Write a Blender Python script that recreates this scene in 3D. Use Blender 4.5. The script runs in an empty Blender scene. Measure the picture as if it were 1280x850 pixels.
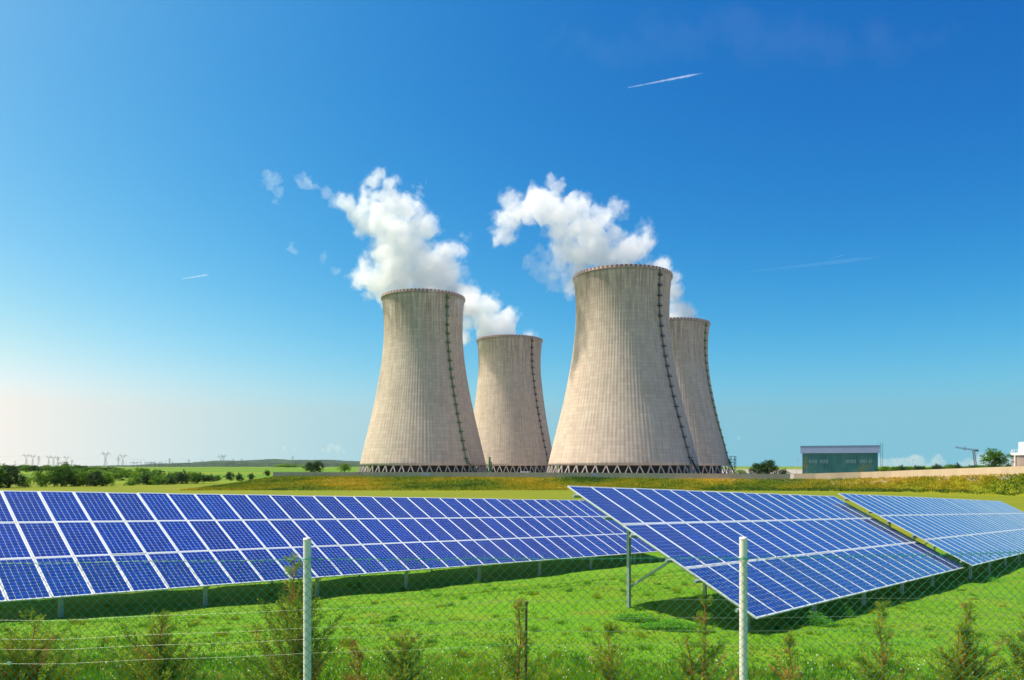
import bpy, bmesh, math, random
import numpy as np
from mathutils import Vector, Matrix
R_ = math.radians
PI = math.pi
rng = np.random.default_rng(7)
random.seed(7)
sc = bpy.context.scene
C = sc.collection
# ------------------------------------------------------------------ camera (level, lens shifted up), eye at z = 0
F = 947.0
cam = bpy.data.cameras.new('camera'); camo = bpy.data.objects.new('camera', cam); C.objects.link(camo)
cam.sensor_width = 36; cam.lens = F / 1280 * 36; cam.shift_y = (583 - 425) / 1280
cam.clip_start = 0.1; cam.clip_end = 60000
camo.location = (0, 0, 0); camo.rotation_euler = (R_(90), 0, 0)
sc.camera = camo
# ------------------------------------------------------------------ sun and sky
SUN_EL, SUN_AZ = 61.0, -80.0        # azimuth measured from the view direction (+y), negative to the left
S = Vector((math.sin(R_(SUN_AZ)) * math.cos(R_(SUN_EL)), math.cos(R_(SUN_AZ)) * math.cos(R_(SUN_EL)), math.sin(R_(SUN_EL))))
sl = bpy.data.lights.new('sun', 'SUN'); so = bpy.data.objects.new('sun', sl); C.objects.link(so)
sl.energy = 5.0; sl.angle = R_(0.53); sl.color = (1.0, 0.90, 0.77)
so.rotation_euler = (-S).to_track_quat('-Z', 'Y').to_euler(); so.location = (-60, 20, 90)
w = bpy.data.worlds.new('World'); sc.world = w; w.use_nodes = True
nt = w.node_tree; bg = nt.nodes['Background']
sky = nt.nodes.new('ShaderNodeTexSky'); sky.sky_type = 'NISHITA'; sky.sun_disc = False
sky.sun_elevation = R_(SUN_EL); sky.sun_rotation = R_(SUN_AZ)
sky.air_density = .8; sky.dust_density = 2.7; sky.ozone_density = 3.0; sky.altitude = 300
# the photograph's air is graded: more contrast in red and green, less in blue
EXPO = 0.62; STR = 0.1; HAZE = .00002
geo = nt.nodes.new('ShaderNodeTexCoord'); sx_ = nt.nodes.new('ShaderNodeSeparateXYZ'); nt.links.new(geo.outputs['Generated'], sx_.inputs[0])
mx_ = nt.nodes.new('ShaderNodeMath'); mx_.operation = 'MAXIMUM'; mx_.inputs[1].default_value = .07; nt.links.new(sx_.outputs[2], mx_.inputs[0])
cv_ = nt.nodes.new('ShaderNodeCombineXYZ'); nt.links.new(sx_.outputs[0], cv_.inputs[0]); nt.links.new(sx_.outputs[1], cv_.inputs[1]); nt.links.new(mx_.outputs[0], cv_.inputs[2]); nt.links.new(cv_.outputs[0], sky.inputs['Vector'])
sp_ = nt.nodes.new('ShaderNodeSeparateColor'); cb_ = nt.nodes.new('ShaderNodeCombineColor'); nt.links.new(sky.outputs[0], sp_.inputs[0])
for i_, (g_, k_) in enumerate(((4.0, 57.0), (1.8, 4.05), (0.9, 1.604))):
    m1 = nt.nodes.new('ShaderNodeMath'); m1.operation = 'MULTIPLY'; m1.inputs[1].default_value = STR; nt.links.new(sp_.outputs[i_], m1.inputs[0])
    m2 = nt.nodes.new('ShaderNodeMath'); m2.operation = 'POWER'; m2.inputs[1].default_value = g_; nt.links.new(m1.outputs[0], m2.inputs[0])
    m3 = nt.nodes.new('ShaderNodeMath'); m3.operation = 'MULTIPLY'; m3.inputs[1].default_value = k_; nt.links.new(m2.outputs[0], m3.inputs[0])
    m4 = nt.nodes.new('ShaderNodeMath'); m4.operation = 'MINIMUM'; m4.inputs[1].default_value = (.93, .98, .92)[i_]; nt.links.new(m3.outputs[0], m4.inputs[0])
    m5 = nt.nodes.new('ShaderNodeMath'); m5.operation = 'MULTIPLY'; m5.inputs[1].default_value = 1 / STR / 2 ** EXPO; nt.links.new(m4.outputs[0], m5.inputs[0])
    nt.links.new(m5.outputs[0], cb_.inputs[i_])
nt.links.new(cb_.outputs[0], bg.inputs['Color'])
bg.inputs['Strength'].default_value = STR
sc.view_settings.view_transform = 'Standard'; sc.view_settings.look = 'None'
sc.view_settings.gamma = 1; sc.view_settings.exposure = EXPO; sc.view_settings.use_curve_mapping = False
sc.cycles.volume_bounces = 14; sc.cycles.max_bounces = 16; sc.cycles.diffuse_bounces = 3
sc.cycles.transparent_max_bounces = 24; sc.cycles.use_denoising = True
sc.cycles.sample_clamp_indirect = 8

# ------------------------------------------------------------------ helpers
def P(px, py, D):
    return Vector(((px - 640) / F * D, D, (583 - py) / F * D))

def mesh_np(name, verts, faces, mats=(), fmat=None, smooth=False):
    """verts (n,3); faces (m,3|4) array or list of lists"""
    me = bpy.data.meshes.new(name)
    if isinstance(faces, np.ndarray):
        n, k = faces.shape
        me.vertices.add(len(verts)); me.vertices.foreach_set('co', np.asarray(verts, dtype=np.float32).ravel())
        me.loops.add(n * k); me.loops.foreach_set('vertex_index', faces.astype(np.int32).ravel())
        me.polygons.add(n); me.polygons.foreach_set('loop_start', np.arange(n, dtype=np.int32) * k)
    else:
        me.from_pydata([tuple(v) for v in verts], [], faces)
    for m in mats: me.materials.append(m)
    if fmat is not None: me.polygons.foreach_set('material_index', np.asarray(fmat, dtype=np.int32))
    me.update(calc_edges=True); me.validate()
    if smooth: me.polygons.foreach_set('use_smooth', [True] * len(me.polygons))
    return me

def link(name, me, parent=None, loc=(0, 0, 0), label=None, cat=None, group=None, kind=None):
    o = bpy.data.objects.new(name, me); C.objects.link(o); o.location = loc
    if parent: o.parent = parent
    return tag(o, label, cat, group, kind)

def tag(o, label=None, cat=None, group=None, kind=None):
    for k, v in (('label', label), ('category', cat), ('group', group), ('kind', kind)):
        if v: o[k] = v
    return o

def empty(name, loc, label, cat, group=None, rz=0):
    o = bpy.data.objects.new(name, None); C.objects.link(o); o.location = loc
    o.rotation_euler = (0, 0, rz); o.empty_display_size = .3
    return tag(o, label, cat, group)

def copy_tree(o, parent=None, label=None):
    c = o.copy(); C.objects.link(c)
    if parent is not None: c.parent = parent
    if label: c['label'] = label
    for ch in list(o.children): copy_tree(ch, c)
    return c

class MB:
    def __init__(s): s.v = []; s.f = []; s.m = []
    def add(s, vs, fs, mi=0):
        b = len(s.v); s.v += [tuple(v) for v in vs]; s.f += [[i + b for i in f] for f in fs]; s.m += [mi] * len(fs)
    def box(s, c, d, mi=0, M=None):
        x, y, z = d[0] / 2, d[1] / 2, d[2] / 2
        vs = [Vector((a * x, b * y, e * z)) for e in (-1, 1) for b in (-1, 1) for a in (-1, 1)]
        if M is not None: vs = [M @ v for v in vs]
        vs = [v + Vector(c) for v in vs]
        s.add(vs, [[0, 2, 3, 1], [4, 5, 7, 6], [0, 1, 5, 4], [2, 6, 7, 3], [0, 4, 6, 2], [1, 3, 7, 5]], mi)
    def bar(s, a, b, r, n=6, mi=0, r2=None, cap=True):
        a = Vector(a); b = Vector(b); d = (b - a)
        if d.length < 1e-6: return
        d.normalize(); u = d.orthogonal().normalized(); w_ = d.cross(u); r2 = r if r2 is None else r2
        vs = []
        for p, rr in ((a, r), (b, r2)):
            for i in range(n):
                t = 2 * PI * i / n; vs.append(p + (u * math.cos(t) + w_ * math.sin(t)) * rr)
        fs = [[i, (i + 1) % n, n + (i + 1) % n, n + i] for i in range(n)]
        if cap: fs += [list(range(n))[::-1], list(range(n, 2 * n))]
        s.add(vs, fs, mi)
    def beam(s, a, b, wd, ht, up=(0, 0, 1), mi=0):
        a = Vector(a); b = Vector(b); d = (b - a).normalized(); side = d.cross(Vector(up)).normalized(); up = side.cross(d)
        vs = []
        for p in (a, b):
            for (i, j) in ((-1, -1), (1, -1), (1, 1), (-1, 1)): vs.append(p + side * i * wd / 2 + up * j * ht / 2)
        s.add(vs, [[0, 1, 2, 3][::-1], [4, 5, 6, 7], [0, 1, 5, 4], [1, 2, 6, 5], [2, 3, 7, 6], [3, 0, 4, 7]], mi)
    def me(s, name, mats, smooth=False):
        me = mesh_np(name, s.v, s.f, mats, s.m); 
        if smooth: me.polygons.foreach_set('use_smooth', [True] * len(me.polygons))
        return me
    def build(s, name, mats, parent=None, smooth=False, **k):
        return link(name, s.me(name, mats if isinstance(mats, (list, tuple)) else [mats], smooth), parent, **k)

# material helper -----------------------------------------------------------
class NT:
    def __init__(s, name):
        s.m = bpy.data.materials.new(name); s.m.use_nodes = True; s.t = s.m.node_tree
        s.b = s.t.nodes['Principled BSDF']; s.out = s.t.nodes['Material Output']
    def n(s, typ, **k):
        nd = s.t.nodes.new(typ)
        for a, v in k.items(): setattr(nd, a, v)
        return nd
    def l(s, a, b): s.t.links.new(a, b)
    def val(s, x, inp):
        if hasattr(x, 'is_linked') or hasattr(x, 'node'): s.l(x, inp)
        else: inp.default_value = x
    def math(s, op, a, b=0.0, c=0.0, clamp=False):
        nd = s.n('ShaderNodeMath', operation=op, use_clamp=clamp); s.val(a, nd.inputs[0]); s.val(b, nd.inputs[1]); s.val(c, nd.inputs[2]); return nd.outputs[0]
    def noise(s, vec, scale, detail=4, rough=.55, dim='3D'):
        nd = s.n('ShaderNodeTexNoise', noise_dimensions=dim); nd.inputs['Scale'].default_value = scale
        nd.inputs['Detail'].default_value = detail; nd.inputs['Roughness'].default_value = rough
        if vec is not None: s.l(vec, nd.inputs['Vector'])
        return nd.outputs['Fac']
    def ramp(s, fac, stops, interp='LINEAR'):
        nd = s.n('ShaderNodeValToRGB'); s.l(fac, nd.inputs[0]); e = nd.color_ramp.elements; nd.color_ramp.interpolation = interp
        while len(e) < len(stops): e.new(.5)
        for el, (p, c) in zip(e, stops):
            el.position = p; el.color = (*c, 1) if len(c) == 3 else c
        return nd.outputs[0]
    def mix(s, f, a, b, mode='MIX'):
        nd = s.n('ShaderNodeMix', data_type='RGBA', blend_type=mode)
        s.val(f, nd.inputs[0])
        for x, i in ((a, nd.inputs[6]), (b, nd.inputs[7])):
            if isinstance(x, tuple): i.default_value = (*x, 1)
            else: s.l(x, i)
        return nd.outputs[2]
    def pos(s, kind='Object'): return s.n('ShaderNodeTexCoord').outputs[kind]
    def map(s, v, scale=(1, 1, 1)):
        nd = s.n('ShaderNodeMapping'); s.l(v, nd.inputs[0]); nd.inputs['Scale'].default_value = scale; return nd.outputs[0]
    def bump(s, h, st=.3, dist=.1):
        nd = s.n('ShaderNodeBump'); nd.inputs['Strength'].default_value = st; nd.inputs['Distance'].default_value = dist
        s.l(h, nd.inputs['Height']); s.l(nd.outputs[0], s.b.inputs['Normal'])
    def set(s, **k):
        for a, v in k.items():
            i = s.b.inputs[a.replace('_', ' ')]
            if isinstance(v, tuple): i.default_value = (*v, 1)
            elif isinstance(v, (int, float)): i.default_value = v
            else: s.l(v, i)
        return s.m

def plain(name, col, rough=.6, metal=0, var=.25, scale=6, world=False):
    t = NT(name); n = t.noise(t.pos('Generated' if False else 'Object'), scale)
    c = t.ramp(n, [(.25, tuple(x * (1 - var) for x in col)), (.75, tuple(min(1, x * (1 + var)) for x in col))])
    return t.set(Base_Color=c, Roughness=rough, Metallic=metal)

# ------------------------------------------------------------------ terrain
def sstep(a, b, x):
    t = np.clip((x - a) / (b - a), 0, 1); return t * t * (3 - 2 * t)
def fbm(x, y, seed=0):
    r = np.random.default_rng(seed); s = 0; a = 1
    for k in range(5):
        ph = r.uniform(0, 6.28, 6); an = r.uniform(0, 6.28, 3)
        for j in range(3):
            s = s + a * np.sin((x * math.cos(an[j]) + y * math.sin(an[j])) * (1.9 ** k) + ph[j]) / 3
        a *= .55
    return s
# the concrete wall: its line seen from above (x, y), its foot and its top
WPX = [(341, 270, 590.0, 595.2), (640, 272, 590.3, 597), (1000, 258, 592.6, 599.6), (1090, 246, 590.2, 597.6), (1180, 225, 586.6, 595.0), (1280, 204, 583.2, 592.0), (1420, 180, 577, 587.0)]
WX = np.array([(a - 640) / F * d for a, d, _, _ in WPX]); WY = np.array([d for _, d, _, _ in WPX], float)
WT = np.array([(583 - t) / F * d for _, d, t, _ in WPX]); WB = np.array([(583 - b) / F * d for _, d, _, b in WPX])
FIELD = -7.6
def height(x, y):
    x = np.asarray(x, float); y = np.asarray(y, float)
    X = np.clip(x, -18, 28); Y = np.clip(y, 4, 45)
    near = -2.137 - .0572 * X - .086 * Y - .0014 * X * X + .0029 * X * Y
    u_ = .671 * x + .741 * y; q_ = -.741 * x + .671 * y          # along and behind the panel rows
    near = near + .15 * np.clip(q_ - 22.9, 0, 6) * sstep(46, 31, q_) * sstep(70, 52, u_)
    near = near + .09 * np.clip(q_ - 7.7, 0, 5.2) * sstep(20, 13, q_) * sstep(12.5, 16.5, u_)
    near = near + .035 * fbm(x * 1.3, y * 1.3, 3) + .02 * fbm(x * 5, y * 5, 4)
    r = np.hypot(x * .8, y)
    far = FIELD + .12 * fbm(x * .04, y * .04, 5)
    z = near + (far - near) * sstep(42, 85, r)
    # beyond the hedge the land climbs to the horizon
    z = z + 5.6 * sstep(285, 1500, y) 
    z = z + sstep(1500, 6000, y) * 1.0
    # wooded hill on the horizon
    t = (x / np.maximum(y, 1)) * F + 640
    # embankment and plateau behind the wall
    wy = np.interp(x, WX, WY, left=270, right=150); wb = np.interp(x, WX, WB)
    s = wy - y
    bank = sstep(-112, -78, x + .0 * y)          # fades out at the wall's left end
    foot_w = np.interp(x, [-80, 0, 60, 110, 140], [30, 30, 26, 24, 22])
    rise = np.where(s > 0, 1 - np.clip(s / foot_w, 0, 1), 1.0)
    rise = rise * rise * (3 - 2 * rise) * .35 + rise * .65
    plateau = wb - 0.0
    beyond = np.where(s < -1, -6.2, plateau)      # the plant's ground lies a little lower
    beyond = np.where((s < 0) & (s >= -1), plateau, beyond)
    target = np.where(s > 0, FIELD + (plateau - FIELD) * rise, beyond)
    inplant = bank * sstep(1500, 900, y) * (s < foot_w)
    rough = .22 * fbm(x * .35, y * .35, 9) * ((s > 1.5) & (s < foot_w * .95))
    z = z * (1 - inplant) + (target + rough) * inplant
    return z
def H(x, y): return float(height(x, y))

def grass_mat():
    t = NT('meadow_grass'); p = t.pos('Object')
    sep = t.n('ShaderNodeSeparateXYZ'); t.l(p, sep.inputs[0])
    n1 = t.noise(p, .55, 6, .6); n2 = t.noise(p, 9, 5, .7); n3 = t.noise(p, .09, 3)
    lawn = t.ramp(n2, [(.3, (.045, .145, .002)), (.5, (.09, .235, .003)), (.7, (.17, .29, .005))])
    lawn = t.mix(t.math('MULTIPLY', t.ramp(n1, [(.45, (0, 0, 0)), (.7, (1, 1, 1))]), .45), lawn, (.20, .24, .012))
    # mown hay field further off: flatter, yellower, with faint mower stripes
    st = t.n('ShaderNodeTexWave', wave_type='BANDS', bands_direction='Y'); st.inputs['Scale'].default_value = .035; st.inputs['Distortion'].default_value = 2; st.inputs['Detail'].default_value = 3
    t.l(p, st.inputs['Vector'])
    nf = t.noise(t.map(p, (.25, 1, 1)), .12, 6, .65)
    field = t.ramp(nf, [(.35, (.095, .15, .003)), (.65, (.17, .185, .004))])
    field = t.mix(t.math('MULTIPLY', st.outputs['Color'], .25), field, (.22, .20, .006))
    far = t.ramp(t.noise(t.map(p, (.15, 1, 1)), .01, 4), [(.4, (.07, .17, .003)), (.6, (.15, .20, .005))])
    kf = t.math('MULTIPLY', t.math('SUBTRACT', sep.outputs['Y'], 48), .03, clamp=True)
    kk = t.math('MULTIPLY', t.math('SUBTRACT', sep.outputs['Y'], 290), .012, clamp=True)
    c = t.mix(kf, lawn, field); c = t.mix(kk, c, far)
    dry = t.ramp(t.noise(p, .9, 7, .7), [(.56, (0, 0, 0)), (.66, (1, 1, 1))]); near_ = t.math('MULTIPLY', t.math('SUBTRACT', 48, sep.outputs['Y']), .05, clamp=True)
    c = t.mix(t.math('MULTIPLY', t.math('MULTIPLY', dry, near_), .4), c, (.20, .17, .03))
    px_ = t.math('MULTIPLY', t.math('ADD', sep.outputs['X'], 88), .2, clamp=True); py_ = t.math('MULTIPLY', t.math('SUBTRACT', sep.outputs['Y'], t.math('SUBTRACT', 276, t.math('MULTIPLY', t.math('MAXIMUM', t.math('SUBTRACT', sep.outputs['X'], 20), 0), .42))), .3, clamp=True)
    pe_ = t.math('MULTIPLY', t.math('SUBTRACT', 1300, sep.outputs['Y']), .005, clamp=True)
    c = t.mix(t.math('MULTIPLY', t.math('MULTIPLY', px_, py_), pe_), c, t.ramp(t.noise(p, .05, 5), [(.35, (.26, .23, .19)), (.65, (.36, .32, .27))]))
    hgt = t.math('ADD', n2, t.math('MULTIPLY', t.noise(p, 40, 2, .5), .5)); t.bump(hgt, .6, .06)
    t.set(Base_Color=c, Roughness=.9); t.b.inputs['Specular IOR Level'].default_value = .15
    return t.m
def axis(parts):
    out = []
    for a, b, st in parts: out += list(np.arange(a, b, st))
    return np.array(out + [parts[-1][1]])
xs = axis([(-12000, -3000, 1500), (-3000, -600, 200), (-600, -200, 25), (-200, -40, 4), (-40, -20, 1.0), (-20, 20, .4), (20, 50, 1.), (50, 240, 4), (240, 600, 30), (600, 3000, 200), (3000, 12000, 1500)])
ys = axis([(-2000, -100, 190), (-100, 0, 10), (0, 40, .4), (40, 90, 1.5), (90, 165, 5), (165, 290, 1.5), (290, 420, 10), (420, 1600, 60), (1600, 14000, 620)])
XX, YY = np.meshgrid(xs, ys); ZZ = height(XX, YY)
nx, ny = len(xs), len(ys)
idx = np.arange(nx * ny).reshape(ny, nx)
fc = np.stack([idx[:-1, :-1].ravel(), idx[:-1, 1:].ravel(), idx[1:, 1:].ravel(), idx[1:, :-1].ravel()], 1)
GM = grass_mat()
ground = link('ground', mesh_np('ground', np.stack([XX.ravel(), YY.ravel(), ZZ.ravel()], 1), fc, [GM], smooth=True), kind='structure')

# wooded hill far behind (a real rise, 3 km off)
hm = NT('forest_hill'); hp = hm.pos('Object')
hc = hm.ramp(hm.noise(hp, .02, 6, .7), [(.35, (.012, .035, .022)), (.6, (.035, .08, .03)), (.75, (.07, .13, .03))]); hm.bump(hm.noise(hp, .04, 5, .7), 1, 20)
hm.set(Base_Color=hc, Roughness=1)
hx = np.linspace(-1750, -250, 160); hy = np.linspace(2900, 3500, 24)
HX, HY = np.meshgrid(hx, hy)
prof = 26 * sstep(-1700, -1000, HX) * (1 - .35 * sstep(-900, -500, HX)) + 5
HZ = -3 + prof * np.sin(np.clip((HY - 2880) / 640, 0, 1) * PI) ** .45 + 2.2 * fbm(HX * .03, HY * .03, 11) + .9 * fbm(HX * .2, HY * .2, 12)
HZ[0, :] = -8; HZ[-1, :] = -8; HZ[:, 0] = -8; HZ[:, -1] = -8
i2 = np.arange(HX.size).reshape(HX.shape)
link('wooded_hill', mesh_np('wooded_hill', np.stack([HX.ravel(), HY.ravel(), HZ.ravel()], 1), np.stack([i2[:-1, :-1].ravel(), i2[:-1, 1:].ravel(), i2[1:, 1:].ravel(), i2[1:, :-1].ravel()], 1), [hm.m], smooth=True), kind='structure')

# ------------------------------------------------------------------ grass blades (one mass)
def blades(name, cx, cy, hgt, wid, mats, mi, per=3, lean=.35, zoff=0., hz=None):
    n = len(cx); cx = np.repeat(cx, per) + rng.normal(0, wid * 2.5, n * per); cy = np.repeat(cy, per) + rng.normal(0, wid * 2.5, n * per)
    hg = np.repeat(hgt, per) * rng.uniform(.55, 1.2, n * per); m = n * per; cz = height(cx, cy) + zoff
    a = rng.uniform(0, 2 * PI, m); dx = np.cos(a) * wid; dy = np.sin(a) * wid
    lx = rng.normal(0, lean, m) * hg; ly = rng.normal(0, lean, m) * hg
    v = np.empty((m, 3, 3), np.float32)
    v[:, 0] = np.stack([cx - dx, cy - dy, cz - .01], 1); v[:, 1] = np.stack([cx + dx, cy + dy, cz - .01], 1)
    v[:, 2] = np.stack([cx + lx, cy + ly, cz + hg], 1)
    f = np.arange(m * 3).reshape(m, 3)
    fm = np.repeat(mi, per)
    return link(name, mesh_np(name, v.reshape(-1, 3), f, mats, fm))
def leafmat(name, col, col2=None, trans=.35, rough=.6, sc_=3.0):
    t = NT(name); n = t.noise(t.pos('Object'), sc_, 3)
    c = t.ramp(n, [(.35, col), (.65, col2 or tuple(x * 1.5 for x in col))])
    t.set(Base_Color=c, Roughness=rough); t.b.inputs['Specular IOR Level'].default_value = .2
    tr = t.n('ShaderNodeBsdfTranslucent'); t.l(c, tr.inputs[0]); mx = t.n('ShaderNodeMixShader'); mx.inputs[0].default_value = trans
    t.l(t.b.outputs[0], mx.inputs[1]); t.l(tr.outputs[0], mx.inputs[2]); t.l(mx.outputs[0], t.out.inputs[0])
    return t.m
G1 = leafmat('grass_blade_green', (.075, .225, .002), (.14, .30, .004)); G2 = leafmat('grass_blade_yellow', (.20, .26, .005), (.32, .33, .008))
G3 = leafmat('grass_blade_deep', (.03, .14, .006), (.06, .2, .01)); G4 = leafmat('straw', (.42, .34, .06), (.5, .40, .08))
WF = plain('white_petals', (.8, .8, .74), .7)
# lawn between the fence and the arrays
n = 95000
yy = 9.5 + (rng.uniform(0, 1, n) ** 1.7) * 26; xx = rng.uniform(-1, 1, n) * (yy * .74 + 1)
pat = fbm(xx * .7, yy * .7, 21) + .6 * rng.normal(0, 1, n)
long_ = sstep(13.2, 11.6, yy + .3 * fbm(xx, yy, 30))
mi = np.where(pat > .9, 1, np.where(pat < -.9, 2, 0)); pz = fbm(xx * 1.6 + 5, yy * .8, 22); mi = np.where(rng.uniform(0, 1, n) < .03 + .16 * sstep(16.5, 12.5, yy) * sstep(-.2, .8, pz), 3, mi)
nc_ = 330; ccx = rng.uniform(-1, 1, nc_); ccy = 9.5 + rng.uniform(0, 1, nc_) ** 1.5 * 22; ccx = ccx * (ccy * .74 + 1); rep_ = 26
hgt_ = .035 + .075 * long_
xx = np.concatenate([xx, np.repeat(ccx, rep_) + rng.normal(0, .07, nc_ * rep_)]); yy = np.concatenate([yy, np.repeat(ccy, rep_) + rng.normal(0, .07, nc_ * rep_)])
mi = np.concatenate([mi, np.repeat(rng.choice([0, 1, 1, 0, 2], nc_), rep_)]); hgt_ = np.concatenate([hgt_, np.repeat(rng.uniform(.07, .15, nc_), rep_)])
lawn = blades('lawn_grass', xx, yy, hgt_, .006, [G1, G2, G3, G4], mi, 3, .45)
tag(lawn, 'short bright green grass between the fence and the panel rows', 'grass', kind='stuff')
# embankment: tall rough grass, yellow and green, with darker patches
n = 42000
xx = rng.uniform(-105, 165, n); s_ = rng.uniform(0.0, 1, n); wy = np.interp(xx, WX, WY); fw = np.interp(xx, [-80, 0, 60, 110, 140], [30, 30, 26, 24, 22])
yy = wy - .8 - s_ * (fw - .5)
pat = fbm(xx * .11, yy * .22, 41) + .35 * rng.normal(0, 1, n) 
mi = np.where(pat > .85, 3, np.where(pat > -.05, 1, np.where(pat > -1.0, 0, 2)))
foot = (s_ > .8) & (xx > 60) & (rng.uniform(0, 1, n) < .8); mi = np.where(foot, np.where(rng.uniform(0, 1, n) < .5, 2, 0), mi)
E1 = leafmat('bank_green', (.12, .20, .008), (.2, .27, .012), sc_=.3); E2 = leafmat('bank_olive', (.30, .27, .008), (.42, .34, .012), sc_=.3)
E3 = leafmat('bank_dark', (.04, .10, .008), (.07, .14, .01), sc_=.3); E4 = leafmat('bank_straw', (.52, .34, .02), (.62, .42, .03), sc_=.3)
bank = blades('bank_grass', xx, yy, np.where(mi == 2, .75, .5), .14, [E1, E2, E3, E4], mi, 3, .5)
tag(bank, 'rough yellow and green grass on the slope below the concrete wall', 'tall grass', kind='stuff')
# white clover heads low in the picture
n = 260; yy = rng.uniform(10.2, 13.5, n); xx = rng.uniform(-1, 1, n) * yy * .68
mb = MB()
for x, y in zip(xx, yy):
    z = H(x, y) + random.uniform(.06, .12); r = random.uniform(.008, .014)
    mb.add([(x - r, y, z), (x, y - r, z), (x + r, y, z), (x, y + r, z), (x, y, z + r), (x, y, z - r)], [[0, 1, 4], [1, 2, 4], [2, 3, 4], [3, 0, 4], [1, 0, 5], [2, 1, 5], [3, 2, 5], [0, 3, 5]])
mb.build('clover_flowers', WF, label='tiny white clover heads scattered in the long grass by the young thujas', cat='wild flowers', kind='stuff')

# ------------------------------------------------------------------ concrete wall
cm = NT('wall_concrete'); p = cm.pos('Object')
c1 = cm.ramp(cm.noise(cm.map(p, (1, 1, .3)), .35, 6, .7), [(.3, (.55, .41, .26)), (.7, (.70, .54, .36))]); cm.bump(cm.noise(p, 3, 4), .3, .05)
cm.set(Base_Color=c1, Roughness=.9)
GREEN_P = plain('dark_green_paint', (.01, .12, .07), .5)
WHITE_P = plain('white_paint', (.75, .75, .73), .5, var=.08)
def wall(x0, x1, name, label, dz=0., step=6.):
    mb = MB(); xs_ = np.arange(x0, x1 + .01, step); pts = []
    jt = MB()
    for x in xs_:
        pts.append((x, float(np.interp(x, WX, WY)), float(np.interp(x, WX, WB)) - .6, float(np.interp(x, WX, WT)) + dz))
    for a, b in zip(pts[:-1], pts[1:]):
        A = Vector((a[0], a[1], 0)); B = Vector((b[0], b[1], 0)); d = (B - A).normalized(); nn = Vector((d.y, -d.x, 0)) * .12
        A2 = A + d * .015; B2 = B - d * .015
        vs = [A2 + nn, B2 + nn, B2 - nn, A2 - nn]
        lo = [Vector((v.x, v.y, a[2] if i in (0, 3) else b[2])) for i, v in enumerate(vs)]
        hi = [Vector((v.x, v.y, a[3] if i in (0, 3) else b[3])) for i, v in enumerate(vs)]
        mb.add(lo + hi, [[0, 3, 2, 1], [4, 5, 6, 7], [0, 1, 5, 4], [1, 2, 6, 5], [2, 3, 7, 6], [3, 0, 4, 7]])
        jt.box((b[0], b[1], (b[2] + b[3]) / 2 - .01), (.16, .3, b[3] - b[2] + .02))
    root = empty(name, (0, 0, 0), label, 'wall')
    root.location = (pts[0][0], pts[0][1], pts[0][2] + .6); off = Vector(root.location)
    for k in (mb, jt): k.v = [tuple(Vector(v) - off) for v in k.v]
    mb.build('wall_panel', cm.m, root); jt.build('joint_pillar', cm.m, root)
    return root
wall(-85.2, 96, 'concrete_wall', 'long low grey concrete wall running below the four cooling towers')
wall(96.1, 168, 'concrete_wall', 'lighter concrete wall climbing past the green building', .12)

# ------------------------------------------------------------------ cooling towers
TPROF = [(0, 1.0), (.03, .985), (.08, .967), (.18, .95), (.26, .96), (.34, .99), (.42, 1.03), (.5, 1.085), (.58, 1.145), (.66, 1.21), (.74, 1.285), (.82, 1.365), (.91, 1.45), (1, 1.535)]
def conc():
    t = NT('tower_concrete'); p = t.pos('Object'); sep = t.n('ShaderNodeSeparateXYZ'); t.l(p, sep.inputs[0])
    ang = t.math('ARCTAN2', sep.outputs['Y'], sep.outputs['X'])
    comb = t.n('ShaderNodeCombineXYZ'); t.l(t.math('MULTIPLY', ang, 40.), comb.inputs[0]); t.l(t.math('MULTIPLY', sep.outputs['Z'], .045), comb.inputs[1])
    info = t.n('ShaderNodeObjectInfo'); t.l(t.math('MULTIPLY', info.outputs['Random'], 50.), comb.inputs[2])
    streak = t.noise(comb.outputs[0], 1.0, 5, .62)
    comb2 = t.n('ShaderNodeCombineXYZ'); t.l(t.math('MULTIPLY', ang, 5.), comb2.inputs[0]); t.l(t.math('MULTIPLY', sep.outputs['Z'], .03), comb2.inputs[1]); t.l(info.outputs['Random'], comb2.inputs[2])
    big = t.noise(comb2.outputs[0], 1.0, 4, .5)
    # pour lifts: one thin line every 2.4 m with slightly different batches of concrete
    comb3 = t.n('ShaderNodeCombineXYZ'); t.l(t.math('FLOOR', t.math('MULTIPLY', sep.outputs['Z'], 1 / 2.4)), comb3.inputs[1]); t.l(t.math('FLOOR', t.math('MULTIPLY', ang, 9.55)), comb3.inputs[0])
    batch = t.n('ShaderNodeTexWhiteNoise', noise_dimensions='2D'); t.l(comb3.outputs[0], batch.inputs[0])
    c = t.ramp(streak, [(.25, (.40, .31, .225)), (.5, (.58, .475, .36)), (.75, (.67, .56, .43))])
    c = t.mix(t.math('MULTIPLY', t.ramp(big, [(.4, (0, 0, 0)), (.7, (1, 1, 1))]), .35), c, (.50, .375, .30))
    c = t.mix(t.math('MULTIPLY', batch.outputs['Value'], .26), c, (.22, .20, .18))
    # top third: dark runs below the rim, where water stains the shell
    top = t.math('MULTIPLY', t.math('SUBTRACT', sep.outputs['Z'], 88.), .03, clamp=True)
    dr = t.ramp(streak, [(.40, (1, 1, 1)), (.58, (0, 0, 0))])
    c = t.mix(t.math('MULTIPLY', t.math('MULTIPLY', top, dr), .55), c, (.24, .17, .125))
    lf = t.math('FRACT', t.math('MULTIPLY', sep.outputs['Z'], 1 / 2.4)); line = t.math('LESS_THAN', lf, .07)
    c = t.mix(t.math('MULTIPLY', line, .32), c, (.16, .14, .12))
    t.bump(t.math('ADD', streak, t.math('MULTIPLY', t.noise(p, .8, 5), .5)), .25, .2)
    t.set(Base_Color=c, Roughness=.92); t.b.inputs['Specular IOR Level'].default_value = .2
    return t.m
CONC = conc()
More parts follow.
